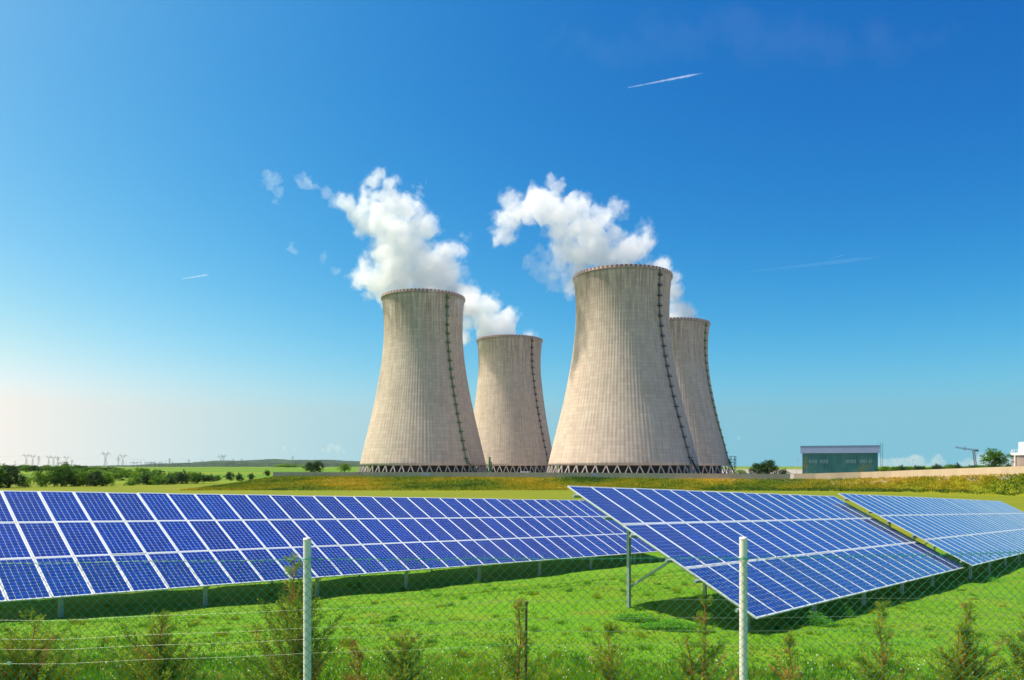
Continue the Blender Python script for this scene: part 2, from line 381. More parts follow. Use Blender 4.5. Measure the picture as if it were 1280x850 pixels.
DARKIN = plain('inner_shade_and_rubber', (.03, .028, .026), .9)  # shade inside the towers painted as near-black; also van window and tyres
LEGM = plain('column_concrete', (.40, .34, .30), .85, scale=.5)
REDP = plain('red_marking_paint', (.30, .07, .06), .6); WHP = plain('white_marking_paint', (.60, .52, .47), .6)
LGREEN = plain('ladder_green_paint', (.01, .15, .04), .5, var=.15); LDARK = plain('ladder_dark_steel', (.025, .02, .03), .5)
def tower(px, D, rtop, ztop, flare, label, lad0, lad1, ladmat, ladname, pipes=False):
    cx_, cy_ = (px - 640) / F * D, D; zb = -6.4; zs = .6
    root = empty('cooling_tower', (cx_, cy_, zb), label, 'cooling tower', 'hyperbolic cooling towers')
    Hs = ztop - zs
    ts = np.linspace(0, 1, 61); tp = np.array(TPROF)
    prof = np.interp(ts, tp[:, 0], tp[:, 1]); prof = np.convolve(np.pad(prof, 3, mode='reflect', reflect_type='odd'), np.ones(7) / 7, 'valid')
    prof = 1 + (prof - 1) * np.where(prof > 1, flare, 1)
    rad = prof * rtop
    NR = 112; SEG = NR * 5; pat = np.array([0, 0, 0, 1, 1]) * .10
    a = np.arange(SEG) / SEG * 2 * PI; rib = np.tile(pat, NR)
    V = []
    for t_, r in zip(ts, rad):
        rr = r + rib * (1 if t_ > .015 else 0); z = ztop - t_ * Hs - zb
        V.append(np.stack([np.cos(a) * rr, np.sin(a) * rr, np.full(SEG, z)], 1))
    for t_, r in zip(ts[::-1], rad[::-1]):
        z = ztop - t_ * Hs - zb; th = 1.0 if t_ < .97 else .8
        V.append(np.stack([np.cos(a) * (r - th), np.sin(a) * (r - th), np.full(SEG, z)], 1))
    n = len(V); V = np.concatenate(V); i = np.arange(SEG); j = (i + 1) % SEG; Fs = []
    for k in range(n):
        k2 = (k + 1) % n
        Fs.append(np.stack([k * SEG + i, k2 * SEG + i, k2 * SEG + j, k * SEG + j], 1))
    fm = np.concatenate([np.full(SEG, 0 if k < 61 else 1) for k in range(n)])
    link('shell', mesh_np('tower_shell', V, np.concatenate(Fs), [CONC, DARKIN], fm), root)
    # rim walkway with red and white marked parapet
    mb = MB(); N = 140
    for k in range(N):
        t0, t1 = 2 * PI * k / N, 2 * PI * (k + 1) / N; ri, ro = rtop - .1, rtop + .75; zt = ztop - zb
        vs = []
        for z in (zt - .15, zt + 1.15):
            for r_, t_ in ((ri + .6, t0), (ro, t0), (ro, t1), (ri + .6, t1)): vs.append((r_ * math.cos(t_), r_ * math.sin(t_), z))
        mb.add(vs, [[0, 3, 2, 1], [4, 5, 6, 7], [1, 2, 6, 5], [3, 0, 4, 7]], k % 2)
        vs = [(r_ * math.cos(t_), r_ * math.sin(t_), z) for z in (zt - .5, zt - .16) for r_, t_ in ((ri, t0), (ro + .1, t0), (ro + .1, t1), (ri, t1))]
        mb.add(vs, [[0, 3, 2, 1], [4, 5, 6, 7], [0, 1, 5, 4], [1, 2, 6, 5], [2, 3, 7, 6], [3, 0, 4, 7]], 2)
    mb.build('rim_walkway', [WHP, REDP, LEGM], root)
    # V columns under the shell
    rb = rad[-1]; NL = 46; lm = None; zt = zs - zb + .25
    for k in range(NL):
        for sg in (-1, 1):
            if lm is None or True:
                pass
            t0 = 2 * PI * k / NL; dt = 2 * PI / NL * .5
            key = sg
            if key not in LEGS.setdefault((round(rb, 2)), {}):
                m_ = MB(); top = Vector(((rb - .5) * 1.0, 0, zt)); bot = Vector(((rb + 1.3) * math.cos(sg * dt * .84), (rb + 1.3) * math.sin(sg * dt * .84), .3))
                m_.beam(bot, top, .62, .62, up=(1, 0, 0)); LEGS[round(rb, 2)][key] = m_.me('support_column', [LEGM])
            link('support_column', LEGS[round(rb, 2)][key], root).rotation_euler = (0, 0, t0)
    # basin ring, and a fill cylinder coloured near-black to stand in for shade inside
    mb = MB(); N = 96
    ring = []
    for k in range(N):
        t0 = 2 * PI * k / N; ring += [(r_ * math.cos(t0), r_ * math.sin(t0), z) for r_, z in ((rb + 2.6, -.6), (rb + 2.6, .5), (rb - .2, .5), (rb - .2, -.6))]
    fs = []
    for k in range(N):
        for q in range(4): fs.append([k * 4 + q, ((k + 1) % N) * 4 + q, ((k + 1) % N) * 4 + (q + 1) % 4, k * 4 + (q + 1) % 4])
    mb.add(ring, fs); mb.build('basin', LEGM, root)
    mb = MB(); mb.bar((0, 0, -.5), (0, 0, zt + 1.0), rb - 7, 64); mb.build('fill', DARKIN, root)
    # ladder with landings: runs up the shell, leaning round it
    vdir = math.atan2(cy_, cx_)           # direction camera -> tower
    def lp(t_, off):
        sx = lad0 + (lad1 - lad0) * t_; al = math.asin(sx); r = float(np.interp(t_, ts, rad)) + off
        th = vdir + PI + al; return Vector((r * math.cos(th), r * math.sin(th), ztop - t_ * Hs - zb)), th
    mb = MB(); prev = None; M_ = 60
    for k in range(M_ + 1):
        p_, th = lp(.004 + .99 * k / M_, .45); tg = Vector((-math.sin(th), math.cos(th), 0))
        if prev:
            for o_ in (-.32, .32): mb.bar(prev[0] + prev[1] * o_, p_ + tg * o_, .12, 4)
            outw = Vector((math.cos(th), math.sin(th), 0))
            for q in range(3):
                c_ = prev[0].lerp(p_, q / 3)
                mb.bar(c_ - tg * .32, c_ + tg * .32, .05, 4); 
                mb.bar(c_ - tg * .4 + outw * .1, c_ + outw * .75, .05, 3); mb.bar(c_ + tg * .4 + outw * .1, c_ + outw * .75, .05, 3)
            mb.bar(prev[0] + outw * .75, p_ + outw * .75, .06, 4)
        prev = (p_, tg)
    mb.build('ladder', ladmat, root)
    lm_ = MB(); lm_.box((1.0, 0, 0), (1.8, 2.8, .5)); 
    for y_ in (-1.1, 1.1): lm_.beam((.2, y_, 1.1), (1.8, y_, 1.1), .09, .09); lm_.beam((1.8, y_, 0), (1.8, y_, 1.1), .09, .09); lm_.beam((.2, y_, -1.2), (1.7, y_, -.1), .12, .12)
    lm_.beam((1.8, -1.1, 1.1), (1.8, 1.1, 1.1), .09, .09); lm_.beam((1.8, -1.1, .55), (1.8, 1.1, .55), .07, .07)
    lmesh = lm_.me('landing', [ladmat])
    NLd = 19
    for k in range(NLd):
        p_, th = lp(.03 + .93 * k / (NLd - 1), .1); o = link('landing', lmesh, root, p_); o.rotation_euler = (0, 0, th)
    # stairs from the ground to the foot of the ladder
    p0, th = lp(.97, .6); tg = Vector((-math.sin(th), math.cos(th), 0)) ; outw = Vector((math.cos(th), math.sin(th), 0))
    st = MB(); q0 = Vector((p0.x, p0.y, 0)) + outw * 3.2 + tg * 7
    st.beam(q0 + Vector((0, 0, .2)), p0 + outw * .8, 1.0, .25); st.beam(q0 + Vector((0, 0, 1.5)), p0 + outw * .8 + Vector((0, 0, 1.1)), .12, .12)
    for q in range(6): c_ = q0.lerp(p0 + outw * .8, q / 5); st.beam(c_ + Vector((0, 0, .2)), c_ + Vector((0, 0, 1.4)), .1, .1, up=(1, 0, 0))
    st.build('foot_stair', ladmat, root)
    return root
LEGS = {}
tower(529.3, 557, 30.0, 122.5, 1.0, 'sunlit concrete cooling tower with green ladder, at the end of the wall, steam bending left', .55, .65, LGREEN, 'g')
tower(637.0, 741, 31.7, 122.3, .74, 'smallest looking cooling tower, standing back between the two large ones, dark stains under its rim', .66, .83, LDARK, 'd')
tower(777.8, 495, 31.6, 122.5, 1.0, 'largest looking cooling tower, tallest of the four, with a dark ladder', .72, .86, LDARK, 'd')
tower(840.5, 659, 31.3, 122.3, 1.03, 'cooling tower with green ladder half hidden behind the largest one', .87, .965, LGREEN, 'g')

# ------------------------------------------------------------------ steam (closed billowing bodies filled with droplets)
def volmat(name, dens, col=(1, 1, 1), an=.35):
    m = bpy.data.materials.new(name); m.use_nodes = True; t = m.node_tree; t.nodes.clear()
    out = t.nodes.new('ShaderNodeOutputMaterial'); v = t.nodes.new('ShaderNodeVolumePrincipled')
    v.inputs['Color'].default_value = (*col, 1); v.inputs['Density'].default_value = dens; v.inputs['Anisotropy'].default_value = an
    t.links.new(v.outputs[0], out.inputs['Volume']); m.cycles.homogeneous_volume = True
    return m
def hull(name, pts, voxel, mat, parent=None, nscale=.05, amp=.75, warp=6., seed=0., thr=.0, stretch=(1, 1, 1), **tags):
    """pts: list of (Vector, radius). Fractal hull round the union of the puffs, meshed on a voxel grid."""
    co = np.array([tuple(p) for p, r in pts]); ra = np.array([r for p, r in pts])
    me = bpy.data.meshes.new(name); me.from_pydata([tuple(c) for c in co], [], [])
    at = me.attributes.new('rad', 'FLOAT', 'POINT'); at.data.foreach_set('value', ra)
    ob = bpy.data.objects.new(name, me); C.objects.link(ob)
    ng = bpy.data.node_groups.new('puff', 'GeometryNodeTree')
    ng.interface.new_socket('Geometry', in_out='INPUT', socket_type='NodeSocketGeometry'); ng.interface.new_socket('Geometry', in_out='OUTPUT', socket_type='NodeSocketGeometry')
    N = ng.nodes.new; L = ng.links.new
    gi = N('NodeGroupInput'); go = N('NodeGroupOutput')
    pos = N('GeometryNodeInputPosition')
    def noise(vec, scale, detail, rough=.6):
        nd = N('ShaderNodeTexNoise'); nd.noise_dimensions = '4D'; nd.inputs['W'].default_value = seed; nd.inputs['Scale'].default_value = scale; nd.inputs['Detail'].default_value = detail; nd.inputs['Roughness'].default_value = rough
        L(vec, nd.inputs['Vector']); return nd
    def vm(op, a, b):
        nd = N('ShaderNodeVectorMath'); nd.operation = op; L(a, nd.inputs[0])
        if isinstance(b, tuple): nd.inputs[1].default_value = b
        else: L(b, nd.inputs[1])
        return nd
    def ma(op, a, b):
        nd = N('ShaderNodeMath'); nd.operation = op
        for x, i in ((a, nd.inputs[0]), (b, nd.inputs[1])):
            if isinstance(x, (int, float)): i.default_value = x
            else: L(x, i)
        return nd.outputs[0]
    sp = vm('MULTIPLY', pos.outputs[0], stretch).outputs[0]
    wn = noise(sp, nscale * 1.0, 6, .68); off = vm('SUBTRACT', wn.outputs['Color'], (.5, .5, .5)).outputs[0]
    sc1 = N('ShaderNodeVectorMath'); sc1.operation = 'SCALE'; L(off, sc1.inputs[0]); sc1.inputs['Scale'].default_value = warp * 2
    wp = vm('ADD', pos.outputs[0], sc1.outputs[0]).outputs[0]
    sn = N('GeometryNodeSampleNearest'); sn.domain = 'POINT'; L(gi.outputs[0], sn.inputs['Geometry']); L(wp, sn.inputs['Sample Position'])
    si = N('GeometryNodeSampleIndex'); si.data_type = 'FLOAT_VECTOR'; L(gi.outputs[0], si.inputs['Geometry']); p2 = N('GeometryNodeInputPosition'); L(p2.outputs[0], si.inputs['Value']); L(sn.outputs[0], si.inputs['Index'])
    sr = N('GeometryNodeSampleIndex'); sr.data_type = 'FLOAT'; L(gi.outputs[0], sr.inputs['Geometry']); na = N('GeometryNodeInputNamedAttribute'); na.data_type = 'FLOAT'; na.inputs[0].default_value = 'rad'; L(na.outputs[0], sr.inputs['Value']); L(sn.outputs[0], sr.inputs['Index'])
    dv = vm('DISTANCE', wp, si.outputs[0]).outputs['Value']
    base = ma('SUBTRACT', 1.0, ma('DIVIDE', dv, sr.outputs[0]))
    fn = noise(sp, nscale * 1.7, 9, .74).outputs['Fac']
    d = ma('ADD', base, ma('MULTIPLY', ma('SUBTRACT', fn, .5), amp * 6))
    vc = N('GeometryNodeVolumeCube'); L(d, vc.inputs['Density']); vc.inputs['Background'].default_value = -1
    mn = (co - ra[:, None] * 1.5 - warp).min(0); mx = (co + ra[:, None] * 1.5 + warp).max(0)
    vc.inputs['Min'].default_value = tuple(mn); vc.inputs['Max'].default_value = tuple(mx)
    vx = voxel if isinstance(voxel, tuple) else (voxel,) * 3
    for nm, k in (('Resolution X', 0), ('Resolution Y', 1), ('Resolution Z', 2)): vc.inputs[nm].default_value = max(4, int((mx[k] - mn[k]) / vx[k]))
    v2 = N('GeometryNodeVolumeToMesh'); L(vc.outputs[0], v2.inputs[0]); v2.inputs['Threshold'].default_value = thr
    L(v2.outputs[0], go.inputs[0])
    md = ob.modifiers.new('puff', 'NODES'); md.node_group = ng
    dg = bpy.context.evaluated_depsgraph_get(); ev = ob.evaluated_get(dg); res = bpy.data.meshes.new_from_object(ev)
    ob.modifiers.clear(); bpy.data.node_groups.remove(ng); ob.data = res; bpy.data.meshes.remove(me)
    # drop crumbs
    bm = bmesh.new(); bm.from_mesh(res)
    bm.verts.ensure_lookup_table(); seen = set(); kill = []
    for v in bm.verts:
        if v.index in seen: continue
        st_ = [v]; seen.add(v.index); comp = []
        while st_:
            q = st_.pop(); comp.append(q)
            for e in q.link_edges:
                o_ = e.other_vert(q)
                if o_.index not in seen: seen.add(o_.index); st_.append(o_)
        if len(comp) < 60: kill += comp
    bmesh.ops.delete(bm, geom=kill, context='VERTS'); bm.to_mesh(res); bm.free()
    res.materials.clear(); res.materials.append(mat); res.polygons.foreach_set('use_smooth', [True] * len(res.polygons))
    ob.name = name
    if parent: ob.parent = parent
    tag(ob, **tags); return ob
def puffs(blobs, D, r_, k=3, flat=.8):
    """blobs: (px, py, radius px, depth offset m) -> dense small puffs"""
    out = []
    for b in blobs:
        px, py, rp = b[:3]; dd = b[3] if len(b) > 3 else 0
        c = P(px, py, D); c.y += dd; rm = rp / F * D
        out.append((c, rm))
        for _ in range(k):
            v = Vector((r_.normal(), r_.normal() * flat, r_.normal())); v = v.normalized() * rm * r_.uniform(.3, .7)
            out.append((c + v, rm * r_.uniform(.6, .95)))
    return out
STEAM = volmat('steam', .07, (1, .99, .98)); STEAM_THIN = volmat('thin_steam', .022); STEAM_SOFT = volmat('soft_steam', .02); WISP = volmat('steam_wisp', .009)
pr = np.random.default_rng(5)
b1 = [(500, 372, 22), (522, 374, 26), (552, 374, 24), (530, 350, 34), (500, 345, 30), (545, 345, 24), (475, 350, 22), (458, 345, 16), (447, 340, 9), (466, 362, 14), (480, 320, 16), (515, 320, 30), (495, 318, 22), (505, 292, 30), (525, 285, 16), (482, 285, 24), (462, 276, 14), (448, 265, 11), (490, 258, 22), (508, 262, 18), (520, 268, 11), (475, 240, 16), (468, 225, 9), (484, 246, 14), (472, 218, 8), (466, 232, 10), (458, 240, 10), (458, 250, 12), (438, 252, 9), (462, 370, 8)]
wisp1 = [(418, 248, 9.5), (408, 243, 6.8), (384, 228, 9.5), (374, 222, 5.4), (392, 234, 5.4), (342, 228, 8.1), (338, 222, 5.4), (348, 241, 6.8), (346, 250, 4.1), (334, 217, 4.1), (420, 338, 5.4), (432, 345, 4.1), (404, 320, 4.1), (362, 312, 5.4), (368, 314, 4.1)]
pf = puffs(b1, 557, np.random.default_rng(13))
s1 = hull('steam_plume', pf, .95, STEAM, thr=.02, nscale=.045, amp=1.15, warp=7, seed=1.3, label='tallest white steam plume, leaning left from the tower at the wall end', cat='steam', group='steam plumes over the cooling towers')
hull('vapour_edge', pf, .95, STEAM_SOFT, nscale=0.045, amp=1.4, warp=7, seed=1.3, thr=-.42, parent=s1)
hull('wisp', puffs(wisp1, 557, pr, 6), .9, STEAM_THIN, nscale=.11, amp=1.3, warp=7, seed=3.3, parent=s1)
b2 = [(615, 424, 22), (640, 426, 20), (660, 424, 9), (608, 402, 22), (628, 404, 18), (590, 392, 20), (610, 384, 14), (583, 372, 14), (575, 380, 14), (594, 376, 10), (580, 420, 8), (586, 400, 12)]
pf = puffs(b2, 741, np.random.default_rng(71))
sx = hull('steam_plume', pf, 1.4, STEAM, thr=.02, nscale=.04, amp=1.0, warp=7, seed=7.1, label='short slanting steam plume over the smallest looking tower', cat='steam', group='steam plumes over the cooling towers')
hull('vapour_edge', pf, 1.4, STEAM_SOFT, nscale=0.04, amp=1.2, warp=7, seed=7.1, thr=-.42, parent=sx)
b3 = [(735, 345, 18), (775, 344, 26), (805, 344, 14), (760, 325, 28), (785, 318, 20), (738, 315, 26), (715, 298, 20), (745, 290, 24), (760, 268, 14), (748, 266, 10), (722, 275, 18), (700, 268, 18), (690, 250, 16), (668, 258, 22), (652, 264, 20), (636, 278, 15), (626, 292, 11), (678, 266, 19), (715, 262, 18), (700, 285, 15), (640, 250, 9), (645, 278, 11), (633, 292, 9), (620, 300, 6), (698, 236, 8), (690, 226, 6), (704, 226, 4), (770, 290, 12), (812, 332, 8), (660, 275, 8)]
b3t = [(700, 330, 22), (712, 350, 16), (690, 352, 14), (676, 340, 12), (664, 328, 10), (668, 345, 9), (700, 305, 12), (672, 310, 7), (682, 318, 8), (800, 318, 12)]
pf = puffs(b3, 495, np.random.default_rng(117))
s3 = hull('steam_plume', pf, .9, STEAM, thr=.02, nscale=.05, amp=1.15, warp=7, seed=11.7, label='broad hooked steam plume over the largest looking tower', cat='steam', group='steam plumes over the cooling towers')
hull('vapour_edge', pf, .9, STEAM_SOFT, nscale=0.05, amp=1.4, warp=7, seed=11.7, thr=-.42, parent=s3)
hull('wisp', puffs(b3t, 495, pr), 1.1, STEAM_THIN, nscale=.06, amp=1.2, warp=8, seed=13.3, parent=s3)
b4 = [(845, 408, 16), (868, 410, 9), (848, 388, 14), (842, 368, 12), (835, 350, 10), (855, 395, 10), (828, 335, 9)]
pf = puffs(b4, 659, np.random.default_rng(157))
sx = hull('steam_plume', pf, 1.2, STEAM, thr=.02, nscale=.05, amp=.9, warp=6, seed=15.7, label='small steam wedge rising behind the right shoulder of the largest tower', cat='steam', group='steam plumes over the cooling towers')
hull('vapour_edge', pf, 1.2, STEAM_SOFT, nscale=0.05, amp=1.1, warp=6, seed=15.7, thr=-.42, parent=sx)

# clouds low on the horizon and contrails high up
CLOUD = volmat('cloud_droplets', .003, (1, .95, .94), an=.2); CLOUD2 = volmat('thin_cloud', .0016, an=.2)
def cloud(name, blobs, D, vox, mat, ns, amp, warp, seed, label, cat='cloud', group=None):
    hull(name, puffs(blobs, D, pr, 8), vox, mat, nscale=ns, amp=amp * .6, warp=warp, seed=seed, label=label, cat=cat, group=group)
cloud('cumulus_cloud', [(1104, 580, 8), (1118, 582, 8), (1132, 580, 8), (1146, 579, 9), (1158, 582, 7), (1174, 577, 8), (1166, 581, 7), (1125, 584, 9), (1150, 586, 8)], 9000, 14, CLOUD, .004, .6, 90, 2., 'long pink white cumulus bank low behind the bushes beside the green building')
cloud('cumulus_cloud', [(1215, 580, 8), (1228, 577, 9), (1242, 578, 9), (1240, 568, 4), (1258, 580, 9), (1205, 583, 6)], 9000, 14, CLOUD, .004, .6, 90, 4., 'pale cumulus behind the crane and the lone tree')
cloud('small_cloud', [(404, 562, 3), (412, 560, 5), (422, 562, 5), (430, 565, 3)], 9000, 14, CLOUD2, .005, .5, 40, 6., 'small puffy white cloud left of the first tower')
cloud('small_cloud', [(345, 561, 2.2), (356, 560, 3), (368, 561, 2.5), (376, 559, 2)], 9000, 14, CLOUD2, .005, .5, 40, 8., 'thin flat cloud streak above the dark round trees')
cloud('small_cloud', [(916, 547, 2), (924, 547, 3), (933, 546, 2)], 9000, 14, CLOUD2, .005, .4, 30, 9., 'tiny cloud right of the fourth tower')
def contrail(p0, p1, D, w0, w1, dens, label, n=24):
    a = P(*p0, D); b = P(*p1, D); mb = MB(); r_ = np.random.default_rng(int(p0[0])); N = 10; vs = []; fs = []
    d = (b - a).normalized(); u = d.orthogonal().normalized(); w_ = d.cross(u)
    for i in range(n + 1):
        t = i / n; c = a.lerp(b, t) + u * r_.normal() * w1 * .1 * t; rr = (w0 + (w1 - w0) * t) * r_.uniform(.8, 1.2) * min(1, (1.02 - t) * 4) 
        for k in range(N):
            an = 2 * PI * k / N; vs.append(c + (u * math.cos(an) + w_ * math.sin(an)) * rr)
    for i in range(n):
        for k in range(N): fs.append([i * N + k, i * N + (k + 1) % N, (i + 1) * N + (k + 1) % N, (i + 1) * N + k])
    fs += [list(range(N))[::-1], [n * N + k for k in range(N)]]
    mb.add(vs, fs); m = volmat('contrail_ice', dens, an=.1); mb.build('contrail', m, smooth=True, label=label, cat='contrail', group='vapour trails in the sky')
contrail((785, 109.5), (880, 91), 12000, 8, 22, .012, 'bright short contrail high in the blue, tapering to the right')
contrail((227, 348.5), (263, 343), 12000, 9, 18, .012, 'short white contrail in the pale sky far left of the steam')
contrail((925, 341), (1110, 320), 12000, 14, 45, .0005, 'long faint contrail to the right of the largest tower')
contrail((1035, 324), (1058, 318), 12000, 5, 9, .004, 'tiny contrail crossing the long faint one')

CIR = volmat('cirrus_ice', .00002, an=.1)
cr_ = np.random.default_rng(3)
cloud('cirrus_cloud', [(680 + i * 10.5, 52 + 7 * math.sin(i * .21) + cr_.normal() * 4, 9 + 9 * math.sin(i / 48 * PI) + cr_.uniform(-2, 3), cr_.normal() * 200) for i in range(49)], 12000, 30, CIR, .0035, .8, 200, 21., 'very faint streak of cirrus high in the blue, right of the bright contrail', 'cloud')
# ------------------------------------------------------------------ solar arrays
Rv = Vector((0.6708044, 0.74038668, -0.04300028)).normalized()
Uv = -Vector((0.64346161, -0.60935814, -0.46329236)).normalized()      # up the slope of the panels
Uv = (Uv - Rv * Uv.dot(Rv)).normalized(); Nv = Rv.cross(Uv).normalized()
MW, MH, GX, GY = 1.012, 1.957, .018, .018
def pvmat():
    t = NT('photovoltaic_cells'); p = t.pos('Object'); sep = t.n('ShaderNodeSeparateXYZ'); t.l(p, sep.inputs[0])
    cw = (MW - .075) / 6; ch = (MH - .09) / 12
    u = t.math('DIVIDE', t.math('SUBTRACT', sep.outputs['X'], .0375), cw); v = t.math('DIVIDE', t.math('SUBTRACT', sep.outputs['Y'], .045), ch)
    def edge(x, c):   # distance to the nearest cell border in metres
        f = t.math('FRACT', t.math('ADD', x, 100.)); return t.math('MULTIPLY', t.math('SUBTRACT', .5, t.math('ABSOLUTE', t.math('SUBTRACT', f, .5))), c)
    eu, ev = edge(u, cw), edge(v, ch)
    gu = t.math('LESS_THAN', eu, .0026); gv = t.math('LESS_THAN', ev, .0012); dia = t.math('LESS_THAN', t.math('ADD', eu, ev), .0135)
    out = t.math('MAXIMUM', t.math('MAXIMUM', t.math('LESS_THAN', u, 0.), t.math('GREATER_THAN', u, 6.)), t.math('MAXIMUM', t.math('LESS_THAN', v, 0.), t.math('GREATER_THAN', v, 12.)))
    back = t.math('MAXIMUM', t.math('MAXIMUM', gu, gv), t.math('MAXIMUM', dia, out))
    fu = t.math('ABSOLUTE', t.math('SUBTRACT', t.math('FRACT', t.math('MULTIPLY', u, 2.)), .5)); bus = t.math('LESS_THAN', fu, .018)
    info = t.n('ShaderNodeObjectInfo')
    cell = t.n('ShaderNodeCombineXYZ'); t.l(t.math('FLOOR', u), cell.inputs[0]); t.l(t.math('FLOOR', v), cell.inputs[1]); t.l(info.outputs['Random'], cell.inputs[2])
    wn = t.n('ShaderNodeTexWhiteNoise', noise_dimensions='3D'); t.l(cell.outputs[0], wn.inputs[0])
    c = t.mix(wn.outputs['Value'], (.001, .024, .20), (.001, .036, .29))
    c = t.mix(t.math('MULTIPLY', info.outputs['Random'], .35), c, (.010, .012, .10))
    c = t.mix(t.math('MULTIPLY', bus, .2), c, (.5, .55, .62))
    c = t.mix(back, c, (.62, .66, .74))
    t.set(Base_Color=c, Roughness=.1); t.b.inputs['IOR'].default_value = 1.55; t.b.inputs['Specular Tint'].default_value = (.30, .50, 1.0, 1)
    return t.m
PV = pvmat(); ALU = plain('frame_aluminium', (.72, .74, .74), .38, .25, var=.05, scale=2)
GALV = plain('galvanised_steel', (.36, .43, .42), .5, .35, var=.2, scale=9); BSHEET = plain('white_backsheet', (.6, .6, .6), .6, var=.05)
mb = MB(); mb.add([(0.01, .01, -.006), (MW - .01, .01, -.006), (MW - .01, MH - .01, -.006), (0.01, MH - .01, -.006)], [[0, 1, 2, 3]], 0)
mb.add([(0.01, .01, -.012), (MW - .01, .01, -.012), (MW - .01, MH - .01, -.012), (0.01, MH - .01, -.012)], [[3, 2, 1, 0]], 1)
MOD = mb.me('solar_module', [PV, BSHEET])
mb = MB(); fwid = .024
mb.box((MW / 2, fwid / 2, -.02), (MW, fwid, .04)); mb.box((MW / 2, MH - fwid / 2, -.02), (MW, fwid, .04))
mb.box((fwid / 2, MH / 2, -.02), (fwid, MH - 2 * fwid, .04)); mb.box((MW - fwid / 2, MH / 2, -.02), (fwid, MH - 2 * fwid, .04))
FRM = mb.me('module_frame', [ALU])
def array(T, ncol, label, u0=.54, du=4.0, tiltfix=0.0):
    T = Vector(T); L = 3 * MH + 2 * GY; B = T - Uv * L                       # low corner
    M = Matrix((Rv, Uv, Nv)).transposed()
    if tiltfix: M = M @ Matrix.Rotation(tiltfix, 3, 'X')
    root = empty('solar_array', B, label, 'solar array', 'ground mounted solar arrays')
    root.rotation_euler = M.to_euler()
    Mi = M.inverted(); W = ncol * (MW + GX) - GX
    for i in range(ncol):
        for j in range(3):
            m = link('solar_module', MOD, root, (i * (MW + GX), j * (MH + GY), random.uniform(-.002, .002)))
            m.rotation_euler = (random.gauss(0, .0022), random.gauss(0, .0018), 0)
            link('frame', FRM, m)
    for v in (.42, 1.55, 2.40, 3.52, 4.38, 5.5):
        k = MB(); k.beam((-.16, v, -.085), (W + .16, v, -.085), .055, .075); k.build('purlin', GALV, root)
        k = MB()
    nb = int((W - .3 - u0) / du) + 1
    for q in range(nb):
        u = u0 + q * du
        k = MB(); k.beam((u, .2, -.185), (u, L - .25, -.185), .06, .12); k.build('rafter', GALV, root)
        def foot(v, drop):
            top = Vector((u, v, -.245)); wt = B + M @ top; zg = H(wt.x, wt.y)
            return top, Mi @ (Vector((wt.x, wt.y, zg - .25)) - B), wt, zg
        t1, f1, w1, g1 = foot(.42, 0); k = MB(); k.beam(f1, t1, .09, .11, up=Rv @ M); k.build('front_post', GALV, root)
        t2, f2, w2, g2 = foot(L - 1.9, 0); k = MB(); k.beam(f2, t2, .075, .09, up=Rv @ M); k.build('back_post', GALV, root)
        k = MB(); a = Mi @ (Vector((w2.x, w2.y, g2 + .5)) - B) + Vector((.07, 0, 0)); b = Vector((u + .07, 2.62, -.2))
        k.beam(a, b, .05, .07, up=Rv @ M); k.build('brace', GALV, root)
    return root
T1s = Vector((-16.01158455, 23.81867825, -0.75455158)); T2s = Vector((1.45018372, 19.78852999, -0.50150446)); T3s = Vector((14.50814141, 33.67453411, -1.19478812))
array(T1s - Rv * (2 * 1.048 - .6) - Rv * .6, 33, 'long solar array in the back row, reaching out of the picture on the left', .3 + 2.1, 4.08)
array(T2s, 19, 'solar array whose tilted corner and tall back post stand in the middle of the lawn', .54, 3.98)
array(T3s, 25, 'solar array beyond the narrow gap, carrying on the row of the middle one', 2.0, 3.9)
array(T3s + Rv * (25 * (MW + GX) + .12) - Nv * .0, 11, 'pale reflecting solar array at the far right end of the row', .9, 3.9, R_(-.0))

# ------------------------------------------------------------------ chain link fence in front
FY = 5.5
FPG = plain('pale_green_coating', (.88, .76, .68), .45, var=.06, scale=5); MESHG = plain('green_plastic_wire', (.05, .36, .22), .35, var=.1)
WIREW = plain('bare_wire', (.42, .45, .34), .45, .4)
fr = empty('chain_link_fence', ((382.5 - 640) / F * FY, FY, H(-1.5, FY)), 'green chain link fence with two pale green round posts', 'fence'); fo = Vector(fr.location)
for px in (382.5, 931.0):
    x = (px - 640) / F * FY; zt = (583 - (673 if px < 600 else 672)) / F * FY; zg = H(x, FY)
    k = MB(); k.bar(Vector((x, FY + .034, zg - .3)) - fo, Vector((x, FY + .034, zt - .012)) - fo, .0285, 24); p_ = k.build('post', FPG, fr, smooth=False)
    k = MB(); k.bar(Vector((x, FY + .034, zt - .012)) - fo, Vector((x, FY + .034, zt)) - fo, .031, 24, r2=.026); k.build('cap', FPG, p_)
    k = MB()
    for a_ in range(10):
        t0, t1 = 2 * PI * a_ / 10, 2 * PI * (a_ + 1) / 10
        zc = -(699 - 583) / F * FY
        k.bar(Vector((x + .034 * math.cos(t0), FY + .03 + .036 * math.sin(t0), zc)) - fo, Vector((x + .034 * math.cos(t1), FY + .03 + .036 * math.sin(t1), zc)) - fo, .003, 5)
    k.build('tie_wire', MESHG, p_)
ZT = lambda x: -(583 - 0 and (np.interp(x / FY * F + 640, [-200, 380, 930, 1100, 1500], [707, 699.5, 697.5, 695, 685]) - 583)) / F * FY
def wire(zf, y, r, mat, name, x0=-4.3, x1=4.3, n=60, sag=.01):
    k = MB(); prev = None
    for i in range(n + 1):
        x = x0 + (x1 - x0) * i / n; p_ = Vector((x, y, zf(x) + sag * math.sin(i * .7) * .3)) - fo
        if prev: k.bar(prev, p_, r, 5, cap=False)
        prev = p_
    k.build(name, mat, fr, smooth=True)
wire(ZT, FY, .0022, MESHG, 'top_wire')
